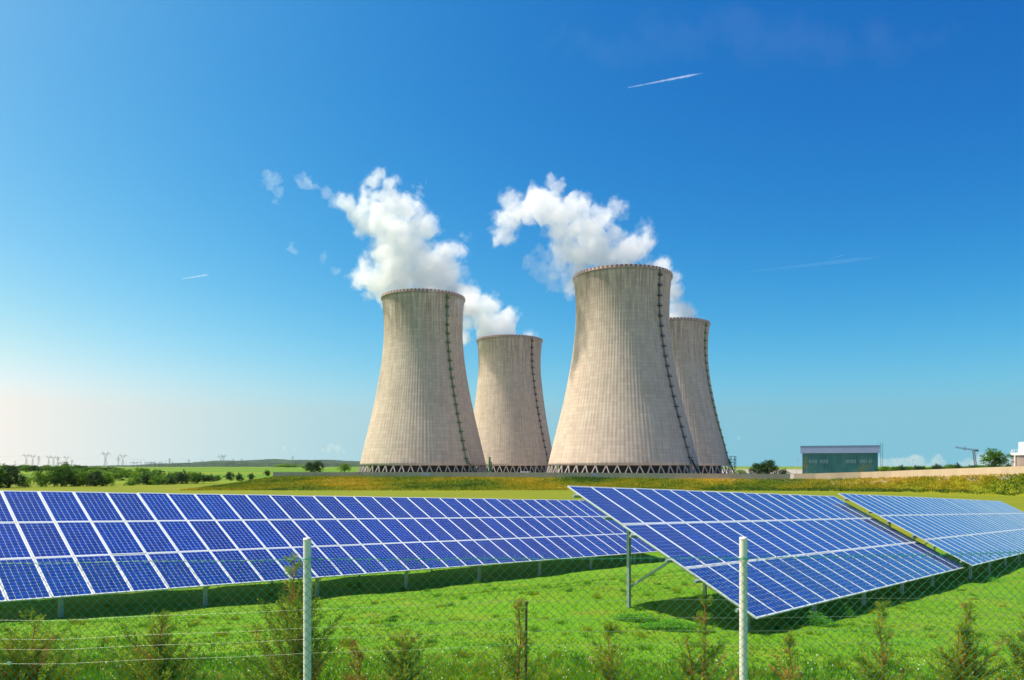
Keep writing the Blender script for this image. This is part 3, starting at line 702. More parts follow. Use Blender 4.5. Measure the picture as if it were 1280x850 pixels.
for y0, y1, y2 in ((778, 754, 749), (802, 777, 772), (815, 792, 790), (833, 810, 806)):
    wire(lambda x, a=y0, b=y1, c=y2: -(np.interp(x / FY * F + 640, [60, 640, 1280], [a, b, c]) - 583) / F * FY, FY + .075, .0009, WIREW, 'tension_wire')
# mesh: zigzag wires, each running top to bottom and hooked round its neighbour
dw, dh = .0705, .0655; zlow = -2.62; NX = int(8.6 / (dw / 2)); rows = int((2.62 - .72) / (dh / 2)) + 4
V = []; Fc = []; rw = .0022
for i in range(NX):
    x0 = -4.3 + i * dw / 2 * 1.0
    xl = -4.3 + i * dw / 2; zt = float(ZT(xl)) + .012; wob = rng.normal(0, .0012, (rows + 1, 2))
    for j in range(rows + 1):
        z = zt - j * dh / 2; xx_ = xl + (dw / 4 if (j + i) % 2 else -dw / 4) * 1.04 + wob[j, 0]; yj = FY + (.0022 if j % 2 else -.0022)
        z += wob[j, 1]
        b = len(V); V += [(xx_ + rw * math.cos(q), yj + rw * .8 * math.sin(q), z + rw * .0) for q in (0, 2.094, 4.189)]
        if j: Fc += [[b - 3, b - 2, b + 1, b], [b - 2, b - 1, b + 2, b + 1], [b - 1, b - 3, b, b + 2]]
for i in range(0, NX, 2):      # cut wire ends standing up over the top wire
    xl = -4.3 + i * dw / 2 + dw / 4; zt = float(ZT(xl)); e = random.uniform(-.006, .006); b = len(V)
    V += [(xl - rw, FY, zt - .02), (xl + rw, FY - .001, zt - .02), (xl + e + rw * .6, FY - .001, zt + .03), (xl + e - rw * .6, FY, zt + .03)]; Fc.append([b, b + 1, b + 2, b + 3])
V = np.array(V) - np.array(fo)
link('mesh_panel', mesh_np('mesh_panel', V, np.array(Fc), [MESHG], smooth=True), fr)
k = MB(); c_ = P(11, 829, FY - .01); k.box((0, 0, 0), (.022, .006, .022), M=Matrix.Rotation(R_(14), 3, 'Y')); k.build('white_tag', WHITE_P, fr, loc=c_ - fo)

# ------------------------------------------------------------------ young thujas behind the fence
THG = leafmat('thuja_scales', (.075, .15, .006), (.16, .26, .01), .35, sc_=9); THY = leafmat('thuja_fresh_tips', (.24, .34, .02), (.34, .42, .03), .3, sc_=9)
THB = plain('thuja_red_bark', (.50, .14, .03), .8); THD = leafmat('thuja_dry', (.30, .13, .03), (.4, .22, .05), .2, sc_=9)
def thuja(px, py, D, wpx, label, dens=1.0, dry=.0, lead=.28, lean=0., dup_lead=0, seed=0, name='young_thuja'):
    r = np.random.default_rng(abs(seed + int(px))); x = (px - 640) / F * D; zt = (583 - py) / F * D; zg = H(x, D); Hh = zt - zg; W = wpx / F * D / 2
    W *= 1.45; root = empty(name, (x, D, zg), label, 'young thuja' if dry < .5 else 'dry shrub', 'young thujas planted along the fence')
    st = MB(); LV = []; LF = []; LM = []
    def ribbon(p, d, ln, wd, mi):
        s_ = Vector(r.normal(size=3)).cross(d); s_ = s_.normalized() * wd if s_.length > 1e-5 else Vector((wd, 0, 0)); b = len(LV)
        q = p + d * ln; LV.extend([tuple(p - s_ * .6), tuple(p + s_ * .6), tuple(q + s_ * .45), tuple(q - s_ * .45)]); LF.append([b, b + 1, b + 2, b + 3]); LM.append(mi)
    def spray(p, d, ln, mi):
        # flat feather of scale twigs
        up = Vector(r.normal(size=3)); side = d.cross(up).normalized(); m = max(3, int(ln / .018))
        for i in range(m):
            t = (i + .5) / m; q = p + d * ln * t
            for sg in (-1, 1):
                if r.random() < .85:
                    dd = (d * .75 + side * sg * .8 + Vector(r.normal(size=3)) * .12).normalized(); ribbon(q, dd, ln * .42 * (1.1 - t) + .014, .0048, mi if r.random() > .18 else (1 if t > .5 else mi))
        ribbon(p, d, ln, .003, mi)
    stems = [(Vector((0, 0, 0)), Hh, Vector((lean, 0, 1)))]
    for _ in range(dup_lead): stems.append((Vector((0, 0, 0)), Hh * r.uniform(.72, .92), Vector((r.uniform(-.16, .16), r.uniform(-.1, .1), 1))))
    for s0, hh, ax in stems:
        prev = s0.copy(); n_ = 12
        for i in range(1, n_ + 1):
            t = i / n_; q = s0 + Vector((ax.x * hh * t + .02 * math.sin(t * 9 + px), ax.y * hh * t + .015 * math.cos(t * 7), hh * t)); st.bar(prev, q, .013 * (1.2 - t) + .002, 5, r2=.013 * (1.15 - t) + .0015); prev = q
        nb = int(125 * dens * hh / 1.5)
        for b in range(nb):
            t = r.uniform(.04, 1) ** .85; q = s0 + Vector((ax.x * hh * t, ax.y * hh * t, hh * t)); body = 1 - lead
            if t < body: rr = W * (1 - (t / body) ** 2.0 * .6) * r.uniform(.35, 1.25)
            else: rr = W * .28 * (1 - (t - body) / lead * .75) * r.uniform(.5, 1.2); 
            if t > body and r.random() < .45: continue
            if t <= body and r.random() < .12: continue
            a = r.uniform(0, 2 * PI); d = Vector((math.cos(a), math.sin(a), r.uniform(.7, 1.5))).normalized()
            ln = rr / math.hypot(d.x, d.y) * .85; e = q + d * ln; st.bar(q, e, .0035, 4, r2=.0012, cap=False)
            mi = 2 if r.random() < dry + .05 else (1 if r.random() < (.38 if t < body else .8) else 0)
            ns = max(3, int(ln / .028))
            for s_ in range(ns):
                tt = (s_ + .6) / ns; p_ = q + d * ln * tt; a2 = r.uniform(0, 2 * PI)
                dd = (d * .9 + Vector((math.cos(a2), math.sin(a2), .35)) * .75).normalized(); spray(p_, dd, r.uniform(.05, .10) * (1.1 - .3 * tt), mi)
            spray(e - d * .02, d, .08, mi)
    st.build('stem', THB, root)
    link('foliage', mesh_np('thuja_foliage', np.array(LV), np.array(LF), [THG, THY, THD], LM), root)
    return root
thuja(42, 772, 7.0, 118, 'young thuja in the bottom left corner with a forked yellow tip', .9, lead=.3, dup_lead=1, seed=1)
thuja(200, 765, 7.0, 98, 'young thuja with thin bare tips, second from the left edge', .8, lead=.3, dup_lead=2, seed=2)
thuja(368, 702, 6.9, 96, 'tallest young thuja, right behind the left pale fence post', .95, lead=.22, dup_lead=1, seed=3)
thuja(447, 806, 7.2, 56, 'small reddish dry shrub just right of the left fence post', .5, dry=.85, lead=.4, seed=4, name='dry_shrub')
thuja(505, 792, 7.0, 68, 'low dense young thuja right of the dry reddish shrub', .8, lead=.15, dup_lead=1, seed=5)
thuja(648, 754, 7.0, 62, 'slim young thuja beside the dark rusty stake', .7, lead=.3, seed=6)
thuja(763, 786, 7.0, 66, 'small conical thuja below the leaning tall post of the middle array', .8, lead=.2, seed=7)
thuja(880, 750, 6.9, 76, 'thuja with one long bare tip left of the right fence post', .7, lead=.36, seed=8, dup_lead=1)
thuja(988, 800, 7.1, 58, 'low thuja just right of the right fence post', .6, dry=.25, lead=.25, seed=9)
thuja(1102, 752, 7.0, 74, 'thuja with a tall red twig below the low edge of the far array', .8, lead=.36, seed=10)
thuja(1210, 762, 7.0, 84, 'dark thuja with two red leaders near the right edge', .9, lead=.3, seed=11, dup_lead=2)
thuja(1282, 785, 7.0, 60, 'thuja cut by the right edge of the picture', .9, lead=.2, seed=12)
# rusty stake
STK = plain('rusty_iron', (.10, .045, .03), .8)
k = MB(); x = (656.5 - 640) / F * 7.15; zt = (583 - 752) / F * 7.15; zg = H(x, 7.15); k.bar((0, 0, -.1), (0.01, 0, zt - zg), .013, 10); k.bar((0.01, 0, zt - zg - .03), (0.01, 0, zt - zg + .004), .017, 10)
k.build('plant_stake', STK, label='dark rusty metal stake standing beside the slim thuja', cat='stake', loc=(x, 7.15, zg))

# ------------------------------------------------------------------ leafy weeds at the foot of the middle array
WG = leafmat('weed_leaf', (.07, .28, .015), (.14, .40, .02), .35, sc_=6)
def weeds(cx, cy, rx, ry, hgt, n, label, name='weed_patch', ang=0):
    r = np.random.default_rng(abs(int(cx * 10))); V = []; Fc = []; zg0 = H(cx, cy); M = MB(); ca, sa = math.cos(ang), math.sin(ang)
    for i in range(n):
        a = r.uniform(0, 2 * PI); q = math.sqrt(r.random()); lx, ly = rx * q * math.cos(a), ry * q * math.sin(a); dx, dy = lx * ca - ly * sa, lx * sa + ly * ca
        z = H(cx + dx, cy + dy) - zg0 + hgt * (1 - q * q) * r.uniform(.35, 1.0) + .02; c = Vector((dx, dy, z)); s_ = r.uniform(.025, .05)
        d = Vector((r.normal(), r.normal(), r.uniform(-.2, .6))).normalized(); u = d.cross(Vector((0, 0, 1))).normalized(); b = len(V)
        V += [tuple(c), tuple(c + d * s_ * .5 + u * s_ * .38), tuple(c + d * s_ * 1.2), tuple(c + d * s_ * .5 - u * s_ * .38)]; Fc.append([b, b + 1, b + 2, b + 3])
    root = empty(name, (cx, cy, zg0), label, 'weed patch', 'leafy weeds under the arrays')
    link('foliage', mesh_np('weed_leaves', np.array(V), np.array(Fc), [WG]), root)
    for i in range(max(6, n // 200)):
        a = r.uniform(0, 2 * PI); q = math.sqrt(r.random()) * .8; lx, ly = rx * q * math.cos(a), ry * q * math.sin(a); dx, dy = lx * ca - ly * sa, lx * sa + ly * ca
        zz = H(cx + dx, cy + dy) - zg0; M.bar((dx, dy, zz - .02), (dx + r.normal() * .03, dy, zz + hgt * .8), .004, 4)
    M.build('stem', G3, root)
def gp(px, py):    # ground point under a pixel
    d = Vector(((px - 640) / F, 1, (583 - py) / F)); t = 5.
    while t < 400:
        q = d * t
        if q.z < H(q.x, q.y): return q
        t += .05
    return d * 100
q = gp(845, 787); weeds(q.x, q.y, .85, .3, .2, 2600, 'bright leafy weeds in front of the shadow under the middle array')
q = gp(795, 775); weeds(q.x, q.y, .55, .28, .12, 1300, 'flatter weed patch at the foot of the tall back post')
q = gp(1012, 780); weeds(q.x, q.y, .65, .4, .32, 1700, 'leafy weeds below the low edge of the middle array')
q = gp(1048, 770); weeds(q.x, q.y, .4, .4, .42, 900, 'taller tuft of weeds against the short front posts of the middle array')
q = gp(545, 733); weeds(q.x, q.y, 2.6, .3, .14, 1500, 'low line of weeds at the shadow edge of the long back array', ang=.8)
q = gp(1236, 727); weeds(q.x, q.y, .7, .5, .2, 900, 'weeds by the corner where the two right arrays meet')

# ------------------------------------------------------------------ trees and bushes
BARK = plain('bark', (.09, .065, .045), .9)
def leaves_tree(kind, n, lobes, cm_, size, trunk_h, r):
    V = []; Fc = []; me_t = MB()
    per = n // len(lobes)
    for (cx_, cy_, cz_, rx, rz) in lobes:
        nc = max(4, per // 22)
        for _ in range(nc):
            d = Vector(r.normal(size=3)).normalized(); q = r.uniform(.55, 1.0); c = Vector((cx_ + d.x * rx * q, cy_ + d.y * rx * q, cz_ + d.z * rz * q)); cr = size * r.uniform(1.2, 2.4)
            for _ in range(22):
                e = Vector(r.normal(size=3)) * cr * .5; p_ = c + e; s_ = size * r.uniform(.35, .8); a_ = Vector(r.normal(size=3)).normalized(); b_ = a_.cross(Vector(r.normal(size=3))).normalized()
                b = len(V); V += [tuple(p_ + a_ * s_), tuple(p_ + b_ * s_ * .6), tuple(p_ - a_ * s_), tuple(p_ - b_ * s_ * .6)]; Fc.append([b, b + 1, b + 2, b + 3])
        me_t.bar((0, 0, trunk_h * .5), (cx_ * .8, cy_ * .8, cz_), .09, 5, r2=.03)
    me_t.bar((0, 0, -.4), (0, 0, max(trunk_h, 1.0)), .2, 7, r2=.13)
    return mesh_np(kind + '_crown', np.array(V), np.array(Fc), [cm_]), me_t.me(kind + '_trunk', [BARK])
LA = leafmat('leaf_mid', (.035, .11, .006), (.11, .24, .012), .35, sc_=.5); LB = leafmat('leaf_light', (.08, .20, .008), (.17, .30, .015), .4, sc_=.5); LC = leafmat('leaf_dark', (.014, .05, .008), (.035, .10, .012), .25, sc_=.5)
def lobes(r, k, w_, h_, z0):
    out = []
    for i in range(k):
        a = i * 2.4 + r.uniform(-.5, .5); zt = (i + r.uniform(.2, .8)) / k; z = z0 + (h_ - z0) * (.1 + .72 * zt); f = math.sin(PI * (.22 + .66 * zt)); q = r.uniform(.35, .62) * w_ * f
        out.append((q * math.cos(a), q * math.sin(a), z, w_ * r.uniform(.42, .58) * (.45 + .55 * f), (h_ - z0) * r.uniform(.17, .27)))
    out.append((0, 0, z0 + (h_ - z0) * .45, w_ * .6, (h_ - z0) * .42))
    return out
tr = np.random.default_rng(77); KINDS = {}
for nm, n_, k_, w_, h_, z0, mt, sz, th in (('round_a', 4200, 11, 4.2, 8., .5, LA, .34, 2.2), ('round_b', 4200, 12, 4.6, 7.2, .1, LB, .34, 1.8), ('bush_a', 2600, 9, 3.4, 4.2, -.5, LB, .3, .8), ('bush_b', 2600, 9, 3.2, 3.8, -.5, LC, .3, .7), ('round_c', 4200, 10, 3.8, 7.6, .0, LC, .34, 2.), ('scrub', 2200, 10, 4.5, 3.2, -.5, LA, .3, .6)):
    KINDS[nm] = leaves_tree(nm, n_, lobes(tr, k_, w_, h_, z0), mt, sz, th, tr) + (w_, h_)
def tree(kind, px, base_py, D, hpx, wpx, label, cat='tree', group=None, name=None, z=None):
    cr, tk, w_, h_ = KINDS[kind]; x = (px - 640) / F * D; zg = z if z is not None else (583 - base_py) / F * D
    s_ = hpx / F * D / (h_ * .97); sw = wpx / F * D / (2 * w_ * .86)
    root = empty(name or ('leafy_tree' if cat == 'tree' else 'round_bush'), (x, D, zg), label, cat, group, tr.uniform(0, 6.28)); root.scale = (sw, sw, s_)
    link('crown', cr, root); link('trunk', tk, root); return root
hedge = [ # px, base, D, height px, width px, kind, place words
 (-8, 609, 265, 28, 40, 'round_a', 'tree cut by the left edge of the picture above the panels'),
 (12, 609, 270, 27, 36, 'round_c', 'dark round tree just inside the left edge'),
 (31, 608, 280, 12, 18, 'scrub', 'low scrub beside the dark tree at the left edge'),
 (52, 608, 280, 20, 28, 'round_b', 'light round tree with the yellow field left of it'),
 (68, 608, 285, 20, 22, 'round_a', 'tree in the gap just left of the tallest hedge tree'),
 (77, 609, 285, 30, 32, 'round_a', 'tallest tree of the hedge below the pylons'),
 (92, 608, 287, 18, 22, 'round_c', 'dark tree right of the tallest hedge tree'),
 (104, 609, 287, 21, 26, 'round_b', 'light green tree right of the tallest pair'),
 (119, 609, 287, 20, 26, 'round_c', 'dark rounded tree left of the round light bush'),
 (134, 608, 290, 18, 22, 'round_b', 'round light green bush standing free of the hedge'),
 (121, 600, 380, 14, 30, 'round_b', 'pale tree behind the dark rounded tree'),
 (96, 598, 400, 13, 30, 'round_a', 'tree behind the tallest hedge tree'),
 (146, 598, 400, 12, 28, 'bush_a', 'bush behind the free standing round bush'),
 (163, 608, 300, 7, 16, 'scrub', 'pale low bush at the panel edge'),
 (158, 596, 410, 10, 24, 'bush_a', 'bush on the far side of the small yellow clearing'),
 (172, 605, 320, 14, 24, 'bush_a', 'light bush where the hedge thickens'),
 (184, 606, 312, 13, 20, 'bush_b', 'dark bush in the middle of the hedge'),
 (178, 595, 400, 11, 26, 'bush_a', 'back row bush above the middle of the hedge'),
 (197, 606, 312, 13, 24, 'bush_a', 'light round bush right of the dark middle bush'),
 (210, 605, 318, 11, 20, 'bush_b', 'dark bush before the hedge thins out'),
 (196, 596, 390, 9, 26, 'scrub', 'far scrub above the light round bush'),
 (220, 602, 335, 13, 26, 'bush_a', 'broad light bush in the thinning hedge'),
 (228, 603, 330, 13, 22, 'bush_b', 'black looking bush in the thinning hedge'),
 (242, 602, 335, 13, 22, 'bush_a', 'tall light bush left of the last dark bushes'),
 (250, 601, 340, 9, 20, 'bush_b', 'first of the low dark bushes by the yellow field'),
 (262, 601, 340, 7, 18, 'bush_b', 'second low dark bush by the yellow field'),
 (272, 600, 345, 6, 12, 'scrub', 'last low scrub of the hedge'),
 (287, 600, 345, 10, 13, 'round_c', 'larger of two lone round bushes in the field'),
 (299, 600, 345, 8, 11, 'bush_b', 'smaller lone round bush in the field'),
 (314, 599, 345, 7, 9, 'bush_b', 'little bush where the embankment begins'),
 (334, 594, 290, 6, 9, 'bush_b', 'bush touching the left end of the concrete wall'),
]
for h in hedge:
    tree(h[5], h[0], h[1], h[2], h[3], h[4], h[6], 'tree' if 'tree' in h[6] and h[5].startswith('round') else 'bush', 'trees and bushes of the field hedge')
# far row of trees on the skyline at the left
fk = ['round_a', 'round_b', 'bush_a', 'round_c', 'scrub']
words_ = ['under the first lone pylon', 'below the first lattice pair', 'between the first pylons', 'below the crowded pylons', 'under the wide pylon', 'behind the tallest hedge tree', 'right of the tallest hedge tree', 'under the large twin horned pylon', 'where the skyline row ends', 'at its thin end']
for i, px in enumerate(np.linspace(-6, 150, 27)):
    px += tr.uniform(-2, 2); k_ = int(i) % 5; hp = tr.uniform(5.5, 8.5) * (1 - .35 * (px > 110))
    tree(fk[k_], px, 588.5, 620, hp, tr.uniform(13, 19), 'far tree in the row along the left skyline, over the yellow field', 'tree', 'skyline trees beyond the yellow field', 'far_tree')
# trees by the towers and behind the wall
tree('round_c', 388, 589.5, 300, 12, 18, 'dark dense tree, left of the pair rising behind the wall end', group='trees behind the wall')
tree('round_c', 397, 589.5, 303, 13.5, 16, 'dark dense tree with brownish top, right of the pair behind the wall end', group='trees behind the wall')
tree('round_b', 431, 589.5, 420, 11, 17, 'light green tree at the foot of the first cooling tower', group='trees behind the wall')
tree('bush_a', 360, 584, 1500, 4.5, 40, 'pale wood patch in front of the wooded hill', 'bush', 'trees behind the wall')
tree('round_c', 948, 593, 290, 14, 26, 'black looking bushy tree, left half of the pair by the fourth tower', group='trees behind the wall')
tree('round_c', 960, 593, 288, 18, 28, 'black looking bushy tree, right half of the pair by the fourth tower', group='trees behind the wall')
tree('bush_b', 979, 593.5, 288, 7, 14, 'low dark bush between the black tree and the green building', 'bush', 'trees behind the wall')
tree('bush_a', 926, 592, 420, 5, 16, 'light low bush at the foot of the fourth tower', 'bush', 'trees behind the wall')
for px, b, hp, wp, kd, lb in ((1106, 590, 6, 16, 'bush_a', 'green bush touching the green building'), (1118, 590, 5, 16, 'scrub', 'flat bush next to the one touching the building'), (1127, 589, 5.5, 12, 'bush_b', 'dark bush behind the wall under the pink cloud'),
    (1134, 588.5, 4.5, 8, 'round_b', 'yellowish little bush under the pink cloud'), (1171, 587.5, 5.5, 15, 'bush_b', 'dark domed bush left of the yellow one'), (1187, 587.5, 6, 13, 'round_b', 'yellow green bush left of the crane'), (1197, 587, 6, 11, 'bush_b', 'dark bush close to the crane mast')):
    tree(kd, px, b, 262, hp + 1.5, wp, lb, 'bush', 'trees behind the wall')
tree('round_a', 1244, 585.5, 235, 24, 34, 'lone leafy tree between the crane and the white tank', group='trees behind the wall')

for i, px in enumerate(np.arange(1101, 1284, 7.5)):
    tree(('bush_b', 'scrub', 'bush_a')[i % 3], px + tr.uniform(-2, 2), np.interp(px, [1100, 1280], [590, 585.5]), 275, tr.uniform(4, 6.5), tr.uniform(11, 16), 'low bush in the dark line along the back of the climbing wall', 'bush', 'line of low bushes behind the climbing wall')
# ------------------------------------------------------------------ green building
bD = 282.; bx0, bx1 = (1001.5 - 640) / F * bD, (1097 - 640) / F * bD; zt_, zf_, zb_ = (583 - 557.5) / F * bD, (583 - 566.3) / F * bD, -4.5
bw = bx1 - bx0
bld = empty('industrial_hall', ((bx0 + bx1) / 2, bD, zb_), 'industrial hall with green glazed front and grey blue roof band behind the wall', 'building', rz=-math.atan2((bx0 + bx1) / 2, bD))
bw *= .93
CLAD = plain('grey_blue_sheet', (.28, .36, .52), .5, .1, var=.06, scale=.4)
gg = NT('green_tinted_glazing'); p = gg.pos('Object')
gc = gg.ramp(gg.noise(gg.map(p, (1, 1, .5)), .22, 3), [(.35, (.02, .13, .14)), (.55, (.06, .22, .20)), (.7, (.22, .24, .08))]); gg.bump(gg.noise(p, .5, 2), .15, .1); gg.set(Base_Color=gc, Roughness=.15)
GFR = plain('green_frame', (.02, .16, .13), .5); PALE = plain('pale_window_blind', (.25, .42, .42), .5)
hh = zt_ - zb_; hf = zf_ - zb_
k = MB(); k.box((0, 9, hf / 2), (bw - .6, 17.6, hf)); k.build('wall', CLAD, bld)
k = MB(); k.box((0, .11, hf / 2 + .1), (bw - 1.2, .12, hf - .3)); g_ = k.build('glass_front', gg.m, bld)
k = MB()
for i in range(33):
    x = -bw / 2 + .5 + i * (bw - 1) / 32; wd = .22 if i % 4 == 0 else .07; k.box((x, -.02 if i % 4 == 0 else .0, hf / 2), (wd, .14 if i % 4 else .24, hf - .02))
for z in (hf - .9, hf - 2.2, hf - 3.9, hf - 6): k.box((0, .021, z), (bw - 1.1, .06, .1))
k.build('mullions', GFR, g_)
k = MB(); k.box((0, 8.6, (hf + hh) / 2), (bw + .7, 18.6, hh - hf)); k.build('roof_band', CLAD, bld)
k = MB(); k.box((0, 8.6, hh + .06), (bw + .9, 18.8, .12)); k.build('roof_edge', plain('dark_coping', (.06, .10, .14), .5), bld)
for i, (a, b) in enumerate([(-10.4, -7.6), (-6.6, -3.5), (2.4, 6.0), (7.0, 11.0)]):
    x = a
    while x < b:
        k = MB(); k.box((0, 0, 0), (.22, .05, 1.35)); k.build('window', PALE, bld, loc=(x, -.06, hf - 3.1)); x += .52
k = MB(); x = bw / 2 + .9
for dx in (-.35, .35): k.beam((x + dx, -.5, 0), (x + dx, -.5, hh + 1.0), .09, .09, up=(1, 0, 0))
for i in range(24): k.beam((x - .35, -.5, .5 + i * .52), (x + .35, -.5, .5 + i * .52), .06, .06)
for i in range(8):
    z = 2 + i * 1.4; k.beam((x - .4, -.5, z), (x - .4, -1.2, z), .06, .06); k.beam((x + .4, -.5, z), (x + .4, -1.2, z), .06, .06); k.beam((x - .4, -1.2, z), (x + .4, -1.2, z), .06, .06)
k.beam((x - .35, -.5, hh + 1), (x - 1.6, .5, hh + 1), .08, .08); k.build('roof_ladder', GFR, bld)

# ------------------------------------------------------------------ white tank at the right edge
tk = P(1292, 585, 245); tank = empty('storage_tank', (tk.x, tk.y, -1.5), 'white storage tank with brown lower ring at the right edge of the picture', 'tank')
rr_ = 24.5 / F * 245; zz1 = (583 - 566) / F * 245 + 1.5
k = MB(); k.bar((0, 0, 0), (0, 0, zz1 - .8), rr_ - .35, 48); k.build('body', plain('brown_lagging', (.32, .25, .20), .6, scale=.4), tank)
k = MB(); k.bar((0, 0, zz1 - .8), (0, 0, zz1), rr_, 48)
for i in range(28):
    a = 2 * PI * i / 28; k.bar((rr_ * .97 * math.cos(a), rr_ * .97 * math.sin(a), zz1), (rr_ * .97 * math.cos(a), rr_ * .97 * math.sin(a), zz1 + 1.), .04, 4)
    a2 = 2 * PI * (i + 1) / 28; k.bar((rr_ * .97 * math.cos(a), rr_ * .97 * math.sin(a), zz1 + 1), (rr_ * .97 * math.cos(a2), rr_ * .97 * math.sin(a2), zz1 + 1), .04, 4)
k.build('roof', WHITE_P, tank)
k = MB(); k.bar((-rr_ + .15, -.3, 0), (-rr_ + .15, -.3, zz1), .28, 10); k.build('pipe', WHITE_P, tank)
k = MB(); k.bar((0.6, 0, zz1), (.6, 0, (583 - 552.5) / F * 245 + 1.5), rr_ * .72, 40); k.build('upper_tank', WHITE_P, tank)

# ------------------------------------------------------------------ crane
CR = plain('crane_steel', (.10, .09, .11), .6)
cD = 600.; cb = P(1218.5, 590, cD); zc = (583 - 562.5) / F * cD
cr_ = empty('tower_crane', (cb.x, cb.y, cb.z), 'slim dark tower crane with a short jib pointing left', 'crane')
def lattice(k, a, b, wd, n, r_):
    a = Vector(a); b = Vector(b); d = (b - a).normalized(); u = d.orthogonal().normalized() * wd / 2; v = d.cross(u).normalized() * wd / 2; cs = [u + v, u - v, -u - v, -u + v]
    for c in cs: k.bar(a + c, b + c, r_, 4)
    for i in range(n):
        p0 = a.lerp(b, i / n); p1 = a.lerp(b, (i + 1) / n)
        for q in range(4): k.bar(p0 + cs[q], p1 + cs[(q + 1) % 4], r_ * .7, 3); k.bar(p0 + cs[q], p0 + cs[(q + 1) % 4], r_ * .7, 3)
hc_ = zc - cb.z
k = MB(); lattice(k, (1.2, 0, 0), (-1.0, 0, hc_), 1.4, 12, .12); k.build('mast', CR, cr_)
k = MB(); lattice(k, (1.8, 0, hc_ - .2), (-15.6, 0, hc_ + 2.2), 1.0, 14, .06); k.build('jib', CR, cr_)
k = MB(); k.box((1.6, 0, hc_ - .4), (1.8, 1.4, 1.6)); k.build('counterweight', CR, cr_)
k = MB(); k.bar((-8, 0, hc_ + 2.2), (-8, 0, hc_ + 3.0), .3, 6); k.box((-8, 0, hc_ + .4), (1.0, 1, .6)); k.build('trolley', CR, cr_)

# ------------------------------------------------------------------ pylons, substation, power lines
PY = plain('pylon_steel', (.28, .27, .27), .6)
def pylon_mesh(kind):
    k = MB(); r_ = .17
    if kind == 'horned':      # portal head with two horns
        for sx in (-1, 1):
            for sy in (-1, 1): k.bar((sx * 2.6, sy * 2, 0), (sx * .7, sy * .6, 15), r_, 4)
            k.bar((sx * .7, 0, 15), (sx * 4.2, 0, 22.5), r_ * 1.3, 4); k.bar((sx * .2, 0, 17), (sx * 2.9, 0, 22.5), r_, 4); k.bar((sx * 4.2, 0, 22.5), (sx * 5.2, 0, 27), r_ * 1.1, 4); k.bar((sx * 2.9, 0, 22.5), (sx * 5.2, 0, 27), r_, 4)
            for i in range(3): k.bar((sx * (9 - i * 3.6), 0, 22.6), (sx * (9 - i * 3.6), 0, 21), .13, 4)
        k.bar((-9.6, 0, 22.6), (9.6, 0, 22.6), r_ * 1.2, 4); k.bar((-4.2, 0, 21.4), (4.2, 0, 21.4), r_, 4)
        for sx in (-1, 1): k.bar((sx * 9.6, 0, 22.6), (sx * 4.0, 0, 24), r_ * .8, 4)
        for i in range(5):
            t0, t1 = i / 5, (i + 1) / 5; a = 2.6 - 1.9 * t0; b = 2.6 - 1.9 * t1
            k.bar((-a, -1.8, 15 * t0), (b, -1.5, 15 * t1), r_ * .7, 3); k.bar((a, -1.8, 15 * t0), (-b, -1.5, 15 * t1), r_ * .7, 3); k.bar((-a, -1.8, 15 * t0), (a, -1.8, 15 * t0), r_ * .7, 3)
    else:                      # single mast with cross arms
        for sx in (-1, 1):
            for sy in (-1, 1): k.bar((sx * 2, sy * 2, 0), (sx * .3, sy * .3, 24), r_, 4)
        for z, w_ in ((15.5, 4.4), (18.5, 5.6), (21.5, 3.8)):
            k.bar((-w_, 0, z), (w_, 0, z), r_, 4)
            for sx in (-1, 1): k.bar((sx * w_, 0, z), (0, 0, z + 1.4), r_ * .8, 3); k.bar((sx * w_, 0, z), (sx * w_, 0, z - 1.5), .13, 3)
        for i in range(7):
            t0, t1 = i / 7, (i + 1) / 7; a = 2 - 1.7 * t0; b = 2 - 1.7 * t1
            k.bar((-a, -a, 24 * t0), (b, -b, 24 * t1), r_ * .7, 3); k.bar((a, -a, 24 * t0), (-b, -b, 24 * t1), r_ * .7, 3)
    return k.me('pylon_lattice', [PY])
PM = {'horned': pylon_mesh('horned'), 'mast': pylon_mesh('mast')}; PH = {'horned': 27., 'mast': 24.}
pyl = [(19, 576, 6, 'mast', 'short far pylon, first from the left'), (33, 567, 15, 'horned', 'horned pylon, left of the first pair'), (41, 568, 14, 'horned', 'leaning looking horned pylon, right of the first pair'), (48.5, 570, 12, 'mast', 'single mast pylon right of the first horned pair'),
       (61, 569, 13, 'horned', 'horned pylon at the left of the crowded group'), (67, 569.5, 13, 'horned', 'horned pylon in the middle of the crowded group'), (72.5, 570.5, 12, 'mast', 'mast pylon at the right of the crowded group'), (83, 569.5, 13, 'horned', 'wide horned pylon beyond the tallest hedge tree'), (90, 574.5, 9, 'mast', 'short dark pylon beside the wide horned one'),
       (132, 564, 19, 'horned', 'largest horned pylon on the skyline'), (148, 571, 12, 'mast', 'mast pylon left of the second largest horned one'), (153.5, 567, 16, 'horned', 'second largest horned pylon on the skyline'), (212, 572.5, 11, 'mast', 'mast pylon above the substation gantries'), (236, 574, 9, 'mast', 'thin pylon in the right part of the substation'), (252.5, 574.5, 8, 'mast', 'thin pylon right of the substation'),
       (276, 569, 13, 'horned', 'left pylon of the close pair before the wooded hill'), (279.5, 567.5, 14, 'horned', 'right pylon of the close pair before the wooded hill'), (291.5, 573.5, 10, 'mast', 'pylon rising from the left end of the wooded hill'), (302, 573, 8, 'mast', 'small pylon on the wooded hill'), (366, 570, 9, 'mast', 'distant pylon on the hill left of the dark round trees')]
for px, top, hp, kd, lb in pyl:
    D = 27 / (hp / F) if kd == 'horned' else 24 / (hp / F); D = min(D, 2700)
    q = P(px, top + hp, D); root = empty('pylon', (q.x, q.y, (583 - top) / F * D - hp / F * D), lb, 'pylon', 'electricity pylons on the skyline', random.uniform(-.35, .35))
    s_ = (hp / F * D) / PH[kd]; root.scale = (s_,) * 3; link('lattice', PM[kd], root)
